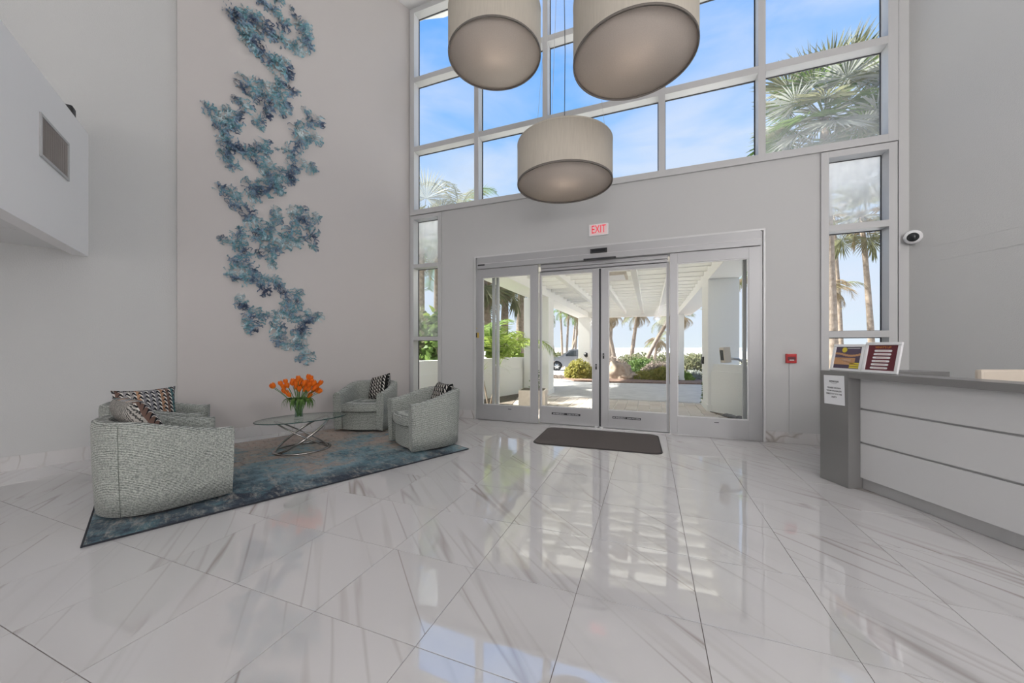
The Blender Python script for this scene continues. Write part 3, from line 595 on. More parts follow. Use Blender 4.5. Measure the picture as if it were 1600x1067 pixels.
# ================================================================== FURNITURE
# rug
rga = Vector((-3.559, 1.231)); rgu = Vector((.405, .914)).normalized(); rgn = Vector((-rgu.y, rgu.x)); RL, RW = 3.30, 2.50
rc = rga+rgu*RL/2+rgn*RW/2
rug = empty('area_rug', (rc.x, rc.y, 0), math.atan2(rgu.y, rgu.x)-PI/2, 'blue, teal and taupe abstract rug under the seating group', 'rug')
MB().bbox(-RW/2+.012, -RL/2+.012, .001, RW/2-.012, RL/2-.012, .013, .004).build('pile', M['rug_pile'], rug)
eb = MB()
for q in ((-RW/2, -RL/2, RW/2, -RL/2+.014), (-RW/2, RL/2-.014, RW/2, RL/2), (-RW/2, -RL/2+.014, -RW/2+.014, RL/2-.014), (RW/2-.014, -RL/2+.014, RW/2, RL/2-.014)): eb.bbox(q[0], q[1], .001, q[2], q[3], .0125, .003)
eb.build('binding', M['rug_edge'], rug)
GZ = .013

# barrel chairs (local +Y is the front)
def chair_proto():
    r = empty('barrel_chair')
    W, FY, BY = .425, .385, .445; TH = .115; n = 64
    def path(t):                    # t 0..1 round the U from right front to left front
        side = .60
        Lst = FY+.02; arc = PI*.5*(W+BY)*.5*2*.5*2; arc = PI*(W+BY)/2
        tot = 2*Lst+arc; s = t*tot
        if s < Lst: return Vector((W-.02*(1-s/Lst)**2, FY-s)), Vector((1, .06))
        if s > tot-Lst: q = (tot-s); return Vector((-W+.02*(1-q/Lst)**2, FY-q)), Vector((-1, .06))
        a = (s-Lst)/arc*PI
        ex_ = .86
        cx = math.copysign(abs(cos(a))**ex_, cos(a))*W; cy = -abs(sin(a))**ex_*BY*.97-.02
        return Vector((cx, cy)), Vector((cos(a), -sin(a)))
    def top(y): q = min(1, max(0, (FY-y)/.75)); q = q*q*(3-2*q); return .618+.135*q
    vs = []; prof_n = 0
    for i in range(n+1):
        p, nn = path(i/n); nn = nn.normalized(); zt = top(p.y)
        def pt(off, z, tap=0): 
            q = p-nn*off; k = 1-.055*max(0, (zt-z)/zt)-tap
            return (q.x*k, q.y*k if q.y < 0 else q.y*(1-.03*max(0, (zt-z)/zt)), z)
        ring = [pt(.0, .03), pt(-.004, .20), pt(-.006, .42), pt(-.002, zt-.05), pt(.006, zt-.018), pt(.022, zt-.003), pt(TH*.5, zt+.002), pt(TH-.022, zt-.004), pt(TH-.006, zt-.02), pt(TH, zt-.06), pt(TH, .30), pt(TH, .05)]
        prof_n = len(ring); vs += ring
    fs = [(i*prof_n+k, (i+1)*prof_n+k, (i+1)*prof_n+(k+1) % prof_n, i*prof_n+(k+1) % prof_n) for i in range(n) for k in range(prof_n)]
    fs = [f[::-1] for f in fs]
    fs += [tuple(range(prof_n)), tuple(n*prof_n+k for k in range(prof_n))[::-1]]
    s = MB(); s.add(vs, fs, 0, True); s.sm[-1] = s.sm[-2] = False
    s.build('shell', M['upholstery'], r)
    # seams: rim welt, arm front welts, back seams
    def rimp(i, k): return Vector(vs[i*prof_n+k])
    MB().tube([rimp(i, 4)+Vector((0, 0, .001)) for i in range(n+1)], .0035, 6).build('welt', M['upholstery'], r)
    for i in (0, n): MB().tube([rimp(i, k) for k in range(prof_n)], .0035, 6).build('welt', M['upholstery'], r)
    for i in (21, n-21): MB().tube([rimp(i, k) for k in range(5)], .0022, 5).build('seam', M['welt'], r)
    iw = W-TH+.004
    # apron, curved front
    def front_poly(yf, bulge, hw, yb, m=14): return [(-hw, yb), (hw, yb)]+[(hw-2*hw*k/m, yf+bulge*(1-(1-2*k/m)**2)) for k in range(m+1)]
    ap = MB(); P_ = front_poly(.315, .045, iw-.01, -.20)
    ap.prism(P_, .035, .285, smooth=False); ap.build('apron', M['upholstery'], r)
    ap = MB(); ap.prism(front_poly(.325, .048, iw-.008, -.1), .285, .305); ap.build('seat_rail', M['upholstery'], r)
    # seat cushion, lofted with soft edges
    c = MB(); rows = [(.312, -.02), (.320, -.004), (.34, .004), (.40, .006), (.425, .0), (.438, -.014), (.445, -.05)]
    P0 = front_poly(.345, .06, iw-.004, -.27, 18); cen = Vector((0, .02)); vsc = []
    for z, o in rows:
        for (x, y) in P0:
            q = Vector((x, y))-cen; q = q*(1+o/.3); vsc.append((q.x+cen.x, q.y+cen.y, z))
    m = len(P0); vsc += [(cen.x, cen.y, .462)]; fsc = []
    for k in range(len(rows)-1):
        for i in range(m): fsc.append((k*m+i, k*m+(i+1) % m, (k+1)*m+(i+1) % m, (k+1)*m+i))
    for i in range(m): fsc.append(((len(rows)-1)*m+i, (len(rows)-1)*m+(i+1) % m, len(vsc)-1))
    fsc.append(tuple(range(m))[::-1])
    c.add(vsc, fsc, 0, True); cu = c.build('seat_cushion', M['upholstery'], r)
    MB().tube([Vector(vsc[4*m+i]) for i in range(m)], .0035, 6, closed=True).build('piping', M['upholstery'], cu)
    MB().tube([Vector(vsc[1*m+i]) for i in range(m)], .0035, 6, closed=True).build('piping', M['welt'], cu)
    bs = MB(); bs.prism([(.36*cos(a*PI/18), -.03+.35*sin(a*PI/18)) for a in range(36)], 0, .034); bs.build('swivel_base', M['black'], r)
    return r
chair0 = chair_proto()
def place(o, x, y, fx, fy, label, z=GZ):
    o.location = (x, y, z); o.rotation_euler = (0, 0, -math.atan2(fx, fy)); tag(o, label, 'armchair', 'grey barrel chairs on the rug'); return o
CH = [(-3.985, 1.91, .33, .945, 'nearest grey barrel armchair, seen from its back, at the front corner of the rug'),
      (-5.06, 2.36, .55, .83, 'grey barrel armchair half hidden behind the nearest one, with the big patterned pillow'),
      (-4.37, 4.79, .30, -.95, 'grey barrel armchair facing the room beside the feature wall, right of the flowers'),
      (-2.90, 4.26, -.50, -.87, 'grey barrel armchair nearest the entrance doors, seen from its side')]
chairs = []
for i, (x, y, fx, fy, lb) in enumerate(CH):
    o = chair0 if i == 0 else copy_tree(chair0); place(o, x, y, fx, fy, lb); chairs.append(o)

# pillows
def pillow_mesh(w, h, th, m, n=14):
    b = MB(); vs = []
    for sgn in (1, -1):
        for i in range(n+1):
            for j in range(n+1):
                u = 2*i/n-1; v = 2*j/n-1
                x = u*(1-.10*(1-v*v)*abs(u)**3); y = v*(1-.10*(1-u*u)*abs(v)**3)
                z = sgn*th*((1-u**4)*(1-v**4))**.55
                z += .006*noise.noise((u*2.2, v*2.2, sgn*3.0))*((1-u*u)*(1-v*v))
                vs.append((x*w/2, y*h/2, z))
    k = (n+1)**2; fs = []
    for i in range(n):
        for j in range(n):
            a = i*(n+1)+j; q = (a, a+n+1, a+n+2, a+1); fs.append(q); fs.append(tuple(x+k for x in q[::-1]))
    b.add(vs, fs, 0, True); me = b.mesh('pillow', m)
    bm = bmesh.new(); bm.from_mesh(me); bmesh.ops.remove_doubles(bm, verts=bm.verts, dist=.0004); bm.to_mesh(me); bm.free(); return me
pm1 = pillow_mesh(.50, .50, .085, M['print_colour']); pm2 = pillow_mesh(.44, .44, .085, M['print_dark']); pm3 = pillow_mesh(.50, .36, .09, M['print_colour'])
def pillow(me, ci, lx, ly, z, tilt, yaw, label, roll=0):
    ch = chairs[ci]; p = wm(ch) @ Vector((lx, ly, z)); mz = ch.rotation_euler[2]
    # face normal (local Z of the cushion) leans from the front direction
    m = Matrix.Rotation(mz+yaw, 4, 'Z') @ Matrix.Rotation(-(PI/2-tilt), 4, 'X') @ Matrix.Rotation(roll, 4, 'Z')
    o = inst('throw_pillow', me, None, p, m.to_euler(), label=label, cat='pillow', group='throw pillows on the armchairs'); return o
pillow(pm1, 1, 0.27, -.06, .665, R(16), R(-62), 'big throw pillow of coloured triangles standing in the armchair half hidden at the back', R(180))
pillow(pm3, 0, .06, -.20, .75, R(30), R(10), 'throw pillow of coloured triangles tucked in the nearest armchair, only its top showing', R(180))
pillow(pm2, 2, -.10, -.17, .65, R(22), R(-28), 'black and cream throw pillow on the armchair beside the feature wall', R(195))
pillow(pm2, 3, -.06, -.20, .63, R(22), R(0), 'black and cream throw pillow on the armchair nearest the doors', R(180))

# glass coffee table
tx, ty = -4.235, 3.44; tdir = Vector((.50, .866))
tb = empty('coffee_table', (tx, ty, GZ), math.atan2(tdir.y, tdir.x), 'oval glass coffee table on crossed chrome hoops', 'table')
TZ = .415
el = [(.525*cos(2*PI*i/64), .32*sin(2*PI*i/64)) for i in range(64)]
MB().prism(el, TZ-.012, TZ, smooth=True).build('glass_top', M['glass_table'], tb)
MB().tube([(x, y, TZ-.006) for x, y in el], .0062, 6, closed=True).build('glass_rim', M['glass_edge'], tb)
def hoop(a, b, c, tilt, yaw, nm='hoop'):
    m = Matrix.Translation(c) @ Matrix.Rotation(yaw, 4, 'Z') @ Matrix.Rotation(tilt, 4, 'Y')
    MB().tube([m @ Vector((a*cos(2*PI*i/56), b*sin(2*PI*i/56), 0)) for i in range(56)],   .0155, 8, closed=True, flat=.6).build(nm, M['chrome'], tb)
hoop(.36, .27, (0, 0, .20), R(-32.5), R(2)); hoop(.36, .27, (0, 0, .20), R(32.5), R(-2)); hoop(.325, .275, (.0, 0, .0125), 0, 0, 'floor_hoop')

# vase of tulips
tw = Vector((tx, ty, GZ+TZ))
vp = at(467, 4.62); vp = Vector((vp.x, vp.y, GZ+TZ))
vase = empty('glass_vase', vp, 0, 'clear flared glass vase of orange tulips on the oval glass table', 'vase')
MB().lathe([(0, .0), (.052, .0), (.050, .02), (.046, .09), (.055, .19), (.078, .275), (.074, .275), (.051, .19), (.042, .09), (.044, .03), (0, .028)], 28).build('glass', M['glass_vase'], vase)
MB().lathe([(0, .03), (.042, .03), (.041, .09), (.044, .13), (0, .13)], 24).build('water', M['glass_table'], vase)
def tulip_parts():
    ms = []
    bl = MB()
    for k in range(6):
        a0 = k*PI/3; rr = []
        n = 6; vs = []
        for i in range(n+1):
            t = i/n; wd = .021*sin(PI*min(1, t*.8+.12))**.7*(1-.55*t**3); rad = .020*sin(PI*(.12+.62*t))+.002; z = .055*t
            for s_ in (-1, 0, 1):
                a = a0+s_*wd/max(rad, .008)*.75; vs.append((rad*cos(a)*(1+.08*(k % 2)), rad*sin(a)*(1+.08*(k % 2)), z))
        fs = [(i*3+j, i*3+j+1, i*3+j+4, i*3+j+3) for i in range(n) for j in range(2)]
        bl.add(vs, fs, 0, True)
    bl.add([(.010*cos(i*PI/3), .010*sin(i*PI/3), .004) for i in range(6)]+[(0, 0, 0)], [(i, (i+1) % 6, 6) for i in range(6)])
    return bl.mesh('bloom', M['tulip'])
bloom = tulip_parts()
def leaf_blade(n, ln, wd, droop, m='tulip_leaf'):
    b = MB(); vs = []
    for i in range(n+1):
        t = i/n; w_ = wd*sin(PI*min(1, t*.85+.1))*(1-t*.6); x = ln*(t*cos(.9-droop*t)); z = ln*t*sin(1.1-droop*t)
        vs += [(x, -w_, z+.006), (x, 0, z), (x, w_, z+.006)]
    b.add(vs, [(i*3+j, i*3+j+1, i*3+j+4, i*3+j+3) for i in range(n) for j in range(2)], 0, True); return b
tl_me = leaf_blade(7, .19, .024, 1.7).mesh('leaf', M['tulip_leaf'])
rt3 = RT.to_3d(); fw3 = FW.to_3d()
TUL = [(430, 605), (436, 603), (441, 601), (446, 598), (450, 606), (455, 601), (461, 599), (459, 608), (466, 597), (471, 593), (476, 592), (480, 594), (484, 598), (489, 601), (494, 600), (498, 601),
       (452, 615), (457, 618), (448, 613), (472, 604), (477, 610), (483, 606), (487, 609), (493, 608), (498, 613), (490, 613), (481, 620), (466, 603), (470, 599), (475, 601), (457, 603), (463, 607), (479, 600), (486, 603), (490, 606), (468, 608), (473, 609), (451, 599), (482, 613), (478, 605), (495, 606)]
for i, (px, py) in enumerate(TUL):
    lx = (px-467)*4.6/FPX*1.02; hz = (655-py)*4.55/FPX; dy = random.uniform(-.10, .10)
    tipv = rt3*lx+fw3*dy+Vector((0, 0, hz))
    e = empty('tulip', vp, 0, 'orange tulip in the clear vase', 'flower', 'orange tulips in the vase')
    b0 = Vector((random.uniform(-.02, .02), random.uniform(-.02, .02), .04)); neck = Vector((tipv.x*.22, tipv.y*.22, .25))
    pts = []
    for k in range(8):
        t = k/7; pts.append((1-t)**2*b0+2*t*(1-t)*neck*1.0+t*t*tipv)
    MB().tube(pts, .0035, 5).build('stem', M['stem_green'], e)
    d = (pts[-1]-pts[-2]).normalized(); q = Vector((0, 0, 1)).rotation_difference((d+Vector((0, 0, .5))).normalized())
    inst('bloom', bloom, e, tipv-d*.01, q.to_euler(), (1.2, 1.2, random.uniform(1.15, 1.4)))
    if i % 1 == 0: inst('leaf', tl_me, e, Vector((0, 0, .235))+Vector((tipv.x, tipv.y, 0))*.22, (0, 0, math.atan2(tipv.y, tipv.x)+random.uniform(-1, 1)), (random.uniform(.7, 1.1),)*3)

# coral-like wall sculpture
sc = empty('wall_sculpture', (*pl(2.5, .06), 4.0), -LA, 'tall sculpture of blue and teal coral-like ribbons on the feature wall', 'artwork')
# local x = into the room, local y = along the wall
def frill(seed):
    rd = random.Random(seed); b = MB()
    for k in range(26):
        a = rd.uniform(0, 2*PI); rr = rd.uniform(0, .75)*1.0; p = Vector((rd.uniform(.05, .45), rr*cos(a), rr*sin(a))); th = rd.uniform(0, 2*PI); st = rd.uniform(.085, .13)
        wd = rd.uniform(.06, .11); n = rd.randint(10, 16); ph = rd.uniform(0, 6); vs = []
        for i in range(n):
            th += .95*sin(i*1.35+ph)+rd.uniform(-.35, .35); dr = Vector((rd.uniform(-.15, .2), cos(th), sin(th))); p = p+dr*st
            if p.y*p.y+p.z*p.z > 1.4: p = p*.88
            p.x = max(.04, min(.6, p.x)); nrm = Vector((.75, -sin(th)*.65, cos(th)*.65))
            w_ = wd*(1-.6*abs(2*i/(n-1)-1)**3); vs += [p-nrm*w_, p+nrm*w_]
        b.add(vs, [(2*i, 2*i+1, 2*i+3, 2*i+2) for i in range(n-1)], 0, True)
    return b.mesh('coral_ribbon', M['coral_paint'])
frills = [frill(s_) for s_ in range(9)]
wisps = []
for s_, z_, r_ in CORAL:
    inst('coral_ribbon', random.choice(frills), sc, (0, s_-2.5, z_-4.0), (random.uniform(0, 6.28), 0, 0), (r_*1.15*.8, r_*.98, r_*.98))

# ------------------------------------------------------------------ entrance mat
mp_ = empty('door_mat', ((-.71), 5.39, 0), math.atan2(.067, 1.71)*0+R(2), 'dark brown entrance mat in front of the glass doors', 'mat')
def rrect(w_, h_, r_, n=6): return [(sx*(w_/2-r_)+r_*cos(a), sy*(h_/2-r_)+r_*sin(a)) for sx, sy, a0 in ((1, -1, -90), (1, 1, 0), (-1, 1, 90), (-1, -1, 180)) for a in [R(a0+90*k/n) for k in range(n+1)]]
MB().prism(rrect(1.71, 1.08, .12), .0005, .006, smooth=True).build('rubber_border', M['rubber'], mp_); MB().prism(rrect(1.67, 1.04, .11), .006, .012, smooth=True).build('pile', M['mat_brown'], mp_)

# ------------------------------------------------------------------ reception desk (local x towards the viewer, y behind the desk)
dk = empty('reception_desk', (1.768, 4.349, 0), math.atan2(-.918, .396), 'grey and white reception desk with a low grey end panel', 'desk')
LD = 3.6
MB().bbox(-.30, 0, .002, 0, 1.02, 1.11, .003).build('end_panel', M['desk_grey'], dk)
MB().bbox(.001, 0, 1.052, LD, .27, 1.11, .002).build('countertop', M['desk_grey'], dk)
for z0, z1 in ((.107, .432), (.448, .752), (.768, 1.050)): MB().bbox(.001, .118, z0, LD-.02, .135, z1, .0025).build('front_panel', M['desk_panel'], dk)
MB().box(.001, .136, .10, LD-.02, .16, 1.05).build('carcass', M['desk_kick'], dk)
MB().bbox(.001, .142, .003, LD-.02, .155, .104, .002).build('kick_plate', M['desk_kick'], dk)
MB().bbox(.001, .161, .70, LD, .33, .74, .003).build('work_surface', M['desk_panel'], dk)
MB().bbox(LD-.3, .161, .002, LD-.26, .33, .70, .002).build('side_panel', M['desk_grey'], dk)
# notice taped on it
nx = -.145
no = empty('paper_notice', (1.768, 4.349, 0), dk.rotation_euler[2], 'white paper notice about packages taped to the grey desk end', 'sign')
Mn = Matrix.Translation((nx, -.0015, .925)) @ Matrix.Rotation(R(-1.5), 4, 'Y')
MB().box(-.108, 0, -.145, .108, .001, .142, Mn).build('sheet', M['paper'], no)
for tx_, z, s_ in (('amazon', .085, .033), ('PLEASE DELIVER', .018, .020), ('YOUR PACKAGES', -.012, .020), ('DIRECTLY TO THE', -.042, .020), ('UNITS', -.072, .020)):
    lettering(tx_, s_, M['ink'], no, (nx, -.0022, .925+z), (PI/2, 0, 0))
MB().tube([Vector((nx+.030*cos(a), -.0022, .925+.072-.010*sin(-a)*1)) for a in [PI+PI*k/8 for k in range(9)]], .0012, 4).build('smile_mark', M['ink'], no)
# framed flyers on the counter
def frame_sign(p, rz, w_, h_, tilt, label, kind):
    r = empty('framed_flyer', (p.x, p.y, 1.1105), rz, label, 'sign'); Mt = Matrix.Rotation(-tilt, 4, 'X')
    t = .026; m = MB()
    for q in ((-w_/2, 0, w_/2, t), (-w_/2, h_-t, w_/2, h_), (-w_/2, t, -w_/2+t, h_-t), (w_/2-t, t, w_/2, h_-t)): m.bbox(q[0], -.010, q[1]+.001, q[2], .008, q[3], .003, Mt)
    m.build('frame', M['white'], r)
    MB().box(-w_/2+t, -.001, t, w_/2-t, .004, h_-t, Mt).build('poster', M['maroon_ink' if kind else 'purple_ink'], r)
    MB().add([Mt @ Vector((-.05, .01, h_*.75)), Mt @ Vector((.05, .01, h_*.75)), (.06, h_*.38, .001), (-.06, h_*.38, .001)], [(0, 1, 2, 3), (3, 2, 1, 0)]).build('easel_back', M['black'], r)
    def fl(x0, z0, x1, z1, m, nm='print'): MB().box(x0, -.0025, z0, x1, -.001, z1, Mt).build(nm, M[m], r)
    W2, H2 = w_-2*t, h_-2*t; zb = t
    if kind:
        for k in range(6):
            z = zb+H2*(.80-.135*k)-.006; x0 = -W2*.24-.003*k
            MB().prism([(x0+s1*(.07 if s1 > 0 else 0)+.0, 0) for s1 in ()] or [(x0+.009*cos(a), .009*sin(a)) for a in [PI/2+PI*i/6 for i in range(7)]]+[(x0+W2*.52+.009*cos(a), .009*sin(a)) for a in [-PI/2+PI*i/6 for i in range(7)]], 0, .0012,
                       Mt @ Matrix.Translation((0, -.0012, z)) @ Matrix.Rotation(PI/2, 4, 'X')).build('pill_banner', M['white'], r)
            fl(x0+.02, z-.002, x0+W2*.45, z+.001, 'tan_ink')
        me = text_mesh("WHAT'S UP", .026, .0004); me.materials.clear(); me.materials.append(M['orange_ink'])
        o = inst('lettering', me, r, Mt @ Vector((0, -.0022, zb+H2*.91)), (PI/2-tilt, 0, 0))
    else:
        for k in range(10):
            u0 = -W2/2+W2*k/10; fl(u0, zb+H2*(.60+.05*cos(k*.55)), u0+W2/10, zb+H2*(.69+.05*cos(k*.55)), 'tan_ink')
        fl(-W2/2, zb+H2*.18, W2*.30, zb+H2*.50, 'tan_ink')
        MB().lathe([(0, 0), (.024, .001), (.027, .010), (.020, .016), (0, .018)], 16, Mt @ Matrix.Translation((-W2*.15, -.0025, zb+H2*.86)) @ Matrix.Rotation(PI/2, 4, 'X') @ Matrix.Scale(.12, 4, (0, 0, 1))).build('pumpkin_print', M['yellow_ink'], r)
        for k in range(3): fl(W2*.12, zb+H2*(.03+.09*k), W2*.47, zb+H2*(.10+.09*k), 'yellow_ink')
        for k in range(3): fl(-W2*.25+.02*k, zb+H2*(.40-.05*k), W2*.15, zb+H2*(.415-.05*k), 'white')
        fl(-W2*.05, zb+H2*.93, W2*.42, zb+H2*.95, 'white')
    return r
DZ = dk.rotation_euler[2]; MD = wm(dk)
frame_sign(MD @ Vector((-.132, .10, 0)), DZ, .315, .268, R(11), 'white framed purple and orange flyer with a yellow pumpkin on the desk', 0)
frame_sign(MD @ Vector((.182, .10, 0)), DZ, .305, .285, R(11), 'white framed maroon flyer with six white banners on the desk', 1)
# office chair behind the desk, only its cream back in view
oc = empty('office_chair', (*at(1527, 3.0).xy, 0), YAW+PI, 'cream-backed office chair behind the reception desk', 'chair')
MB().bbox(-.27, .19, .62, .27, .235, 1.175, .02).build('backrest', M['cream'], oc); MB().bbox(-.25, -.25, .45, .25, .22, .53, .03).build('seat', M['cream'], oc)
MB().tube([(0, .2, .50), (0, .27, .58), (0, .26, .8)], .018, 8).build('back_bracket', M['steel'], oc); MB().tube([(0, 0, .10), (0, 0, .46)], .028, 12).build('gas_lift', M['steel'], oc)
for k in range(5):
    a = 2*PI*k/5; lg = MB().tube([(0, 0, .11), (.28*cos(a), .28*sin(a), .07)], [.022, .014], 8).build('leg', M['black'], oc)
    MB().lathe([(0, -.015), (.028, -.015), (.028, .015), (0, .015)], 14, Matrix.Translation((.28*cos(a), .28*sin(a), .029)) @ Matrix.Rotation(a, 4, 'Z') @ Matrix.Rotation(PI/2, 4, 'X')).build('caster', M['black'], lg)

# ================================================================== OUTSIDE
def strip(name, pts, z, m, kind='structure'):
    return MB().prism(pts, z-.3, z).build(name, M[m], kind=kind)
# ground falls away gently beyond the driveway
def gz(y): return 0 if y < 13.5 else (-.49*(y-13.5)/14.5 if y < 28 else (-.49-.7*(y-28)/32 if y < 60 else -1.19))
g = MB(); ys = [6.3, 9.77, 13.5, 20, 28, 40, 60, 260]
vs_ = []
for y in ys: vs_ += [(-220, y, gz(y)-.0), (220, y, gz(y)-.0)]
g.add(vs_, [(2*i, 2*i+1, 2*i+3, 2*i+2) for i in range(len(ys)-1)], 0, False)
g.v = [v+Vector((0, 0, -.02)) for v in g.v]; g.build('ground', M['sand'], kind='structure')
MB().prism([(-2500, 255), (2500, 255), (2500, 2600), (-2500, 2600)], -1.5, -1.22).build('sea', M['sea'], kind='structure')
rd = MB(); ysr = [9.78, 13.5, 18, 24, 31]
vr = []
for y in ysr: vr += [(-40, y, gz(y)-.006), (40, y, gz(y)-.006)]
rd.add(vr, [(2*i, 2*i+1, 2*i+3, 2*i+2) for i in range(len(ysr)-1)]); rd.build('driveway', M['asphalt'], kind='structure')
# brick pavers under the canopy
pav = MB().box(-3.9, 6.33, -.03, 1.75, 9.77, -.012).build('pavement', M['sand'], kind='structure')
cols = [(.60, .54, .48), (.64, .57, .51), (.57, .50, .45), (.66, .60, .55)]
pms = [MB().bbox(-.121, -.121, -.05, .121, .121, 0, .006).mesh('paver', mat('paver', c, .9, vary=(12, tuple(q*.9 for q in c)))) for c in cols]
PX = .25
for j in range(14):
    for i in range(21):
        x = -3.62+i*PX+(PX/2 if j % 2 else 0)*0; y = 6.47+j*PX*.95
        if x > 1.68 or y > 9.70: continue
        inst('paver', random.choice(pms), pav, (x, y, .0), (0, 0, R(random.choice((0, 90, 180)))), (1, .94, 1))

# canopy
cz = 2.78; CY0, CY1 = 6.40, 18.1
can = empty('canopy', (-.78, 12, 2.78)); can['kind'] = 'structure'
def cb(nm, *a): MB().bbox(*a, .008).build(nm, M['canopy'], can, world=True)
cb('edge_beam', -3.30, CY0, cz, -2.72, CY1, 3.25); cb('edge_beam', 1.16, CY0, cz, 1.73, CY1, 3.25)
cb('edge_beam', -2.72, CY1-.62, cz, 1.16, CY1, 3.25); cb('edge_beam', -2.72, CY0, cz+.1, 1.16, CY0+.25, 3.25)
for x in (-1.86, -1.04, -.30, .42): cb('beam', x-.06, CY0+.25, 2.87, x+.06, CY1-.62, 3.16)
y = CY0+.7
while y < CY1-.75:
    cb('rafter', -2.72, y-.045, 2.99, 1.16, y+.045, 3.17); y += .56
MB().box(-3.30, CY0, 3.175, 1.73, CY1, 3.182).build('roof_sheet', M['roof_sheet'], can, world=True)
cf = empty('canopy_light', (-.68, 7.9, 2.87), 0, 'beige rectangular light box under the white canopy outside the doors', 'lamp')
MB().bbox(-.30, -.35, -.06, .25, .35, 0, .01).build('housing', M['planter'], cf); MB().bbox(-.25, -.3, -.066, .2, .3, -.058, .004).build('diffuser', M['white'], cf)
# columns
for x0, y0, x1, y1, nm in ((-3.42, 9.96, -2.68, 10.55, 0), (-3.22, 17.45, -2.66, 18.05, 0), (.86, 17.2, 1.40, 17.8, 0), (1.15, 8.55, 1.72, 9.50, 0)):
    r = empty('column', ((x0+x1)/2, (y0+y1)/2, gz(y0))); r['kind'] = 'structure'
    MB().bbox(x0, y0, gz(y0)-.02, x1, y1, cz, .012).build('shaft', M['stucco'], r, world=True); MB().bbox(x0-.02, y0-.02, gz(y0)-.02, x1+.02, y1+.02, gz(y0)+.14, .01).build('plinth', M['stucco'], r, world=True)
# low white walls flanking the entrance
def low_wall(name, a, b, h, ledge, side):
    a = Vector(a); b = Vector(b); d = (b-a).normalized(); n = Vector((-d.y, d.x))*side
    r = empty(name, (a.x, a.y, 0)); r['kind'] = 'structure'
    def pp(poly, z0, z1, nm):
        if sum(poly[i].x*poly[(i+1) % 4].y-poly[i].y*poly[(i+1) % 4].x for i in range(4)) < 0: poly = poly[::-1]
        MB().prism([tuple(q) for q in poly], z0, z1).build(nm, M['stucco'], r, world=True)
    pp([a, b, b+n*.22, a+n*.22], -.02, ledge, 'lower_face'); pp([a+n*.03, b+n*.03, b+n*.22, a+n*.22], ledge, h, 'upper_face')
low_wall('wall_garden', (-4.62, 6.42), (-3.42, 10.1), 1.05, .74, 1)
low_wall('wall_garden', (1.20, 8.56), (3.0, 6.5), 1.0, .855, 1)
# far white wall further left
low_wall('wall_garden', (-9.5, 12.4), (-3.42, 10.5), .95, .7, 1)
# exterior door track posts
for x, w_ in ((-2.83, .05), (-2.745, .05), (1.36, .05)):
    p = empty('trim_4', (x, D+.32, 0)); p['kind'] = 'structure'
    MB().bbox(x-w_/2, D+.30, 0, x+w_/2, D+.36, 2.78, .004).build('post', M['frame_white'], p, world=True)
    for k in range(13): MB().lathe([(0, 0), (.006, 0), (.005, .003), (0, .004)], 8, Matrix.Translation((x, D+.2995, .2+k*.2)) @ Matrix.Rotation(PI/2, 4, 'X')).build('screw', M['steel'], p, world=True)
# planter box
pb = empty('planter_box', (-2.50, 7.95, 0), R(10), 'beige stone planter box outside the left door pane', 'planter')
MB().bbox(-.30, -.28, 0, .30, .28, .38, .012).build('box', M['planter'], pb); MB().bbox(-.26, -.24, .37, .26, .24, .384, .004).build('soil', M['soil'], pb)
# planting beds
MB().prism([(-4.55, 6.45), (-2.95, 6.45), (-2.95, 7.7), (-3.5, 9.9), (-4.0, 9.6)], -.02, .012).build('planting_bed', M['soil'], kind='structure')
MB().prism([(1.18, 8.5), (1.5, 7.6), (2.9, 6.4), (3.0, 6.45)], -.02, .014).build('planting_bed', M['soil'], kind='structure')

# ---- plants
def rv(a, b): return random.uniform(a, b)
def pinnate(n, ln, lw, up, droop, m, rnd=None, hang=0):
    """a feather frond: midrib with leaflets; local x outwards"""
    rd = rnd or random; b = MB(); P = []; k = 12
    for i in range(k+1):
        t = i/k; ang = up-droop*t*t*1.2; 
        P.append(Vector((0, 0, 0)) if i == 0 else P[-1]+Vector((cos(ang), 0, sin(ang)))*ln/k)
    b.tube(P, [.018*(1-.8*i/k)*ln/1.5 for i in range(k+1)], 4, 0)
    for i in range(n):
        t = .12+.88*i/n; f = t*k; a = int(min(k-1, f)); p = P[a].lerp(P[a+1], f-a); d = (P[a+1]-P[a]).normalized()
        L_ = lw*sin(PI*(.15+.8*t))**.6
        for s_ in (-1, 1):
            q = (Vector((0, s_, 0))*.9+d*.55+Vector((0, 0, -.25-hang+rd.uniform(-.25, .25)))).normalized()
            w_ = d*(.012+.010*lw)
            b.add([p-w_, p+w_, p+q*L_*.6+w_*.6+Vector((0, 0, -.02)), p+q*L_+Vector((0, 0, -.10*L_-hang*.2*L_))], [(0, 1, 2), (0, 2, 3)], 0)
    return b.mesh('frond', M[m])
def fanleaf(m, R_=.9, n=34, st=1.1, seed=0):
    rd = random.Random(seed); b = MB(); b.tube([(0, 0, 0), (st*.5, 0, st*.06), (st, 0, 0)], [.018, .014, .011], 4)
    for i in range(n):
        a = R(-125+250*i/(n-1)); L_ = R_*(1-.30*abs(a/R(125))**2)*rd.uniform(.9, 1.05); d = Vector((cos(a), sin(a), .10-.22*rd.random())); w_ = Vector((-sin(a), cos(a), 0))*.020*R_
        o = Vector((st, 0, 0)); md = o+d*L_*.55; tip = o+d*L_+Vector((0, 0, -.16*L_*rd.random()))
        b.add([o, md-w_, tip, md+w_], [(0, 1, 2), (0, 2, 3)], 0)
    return b.mesh('frond', M[m])
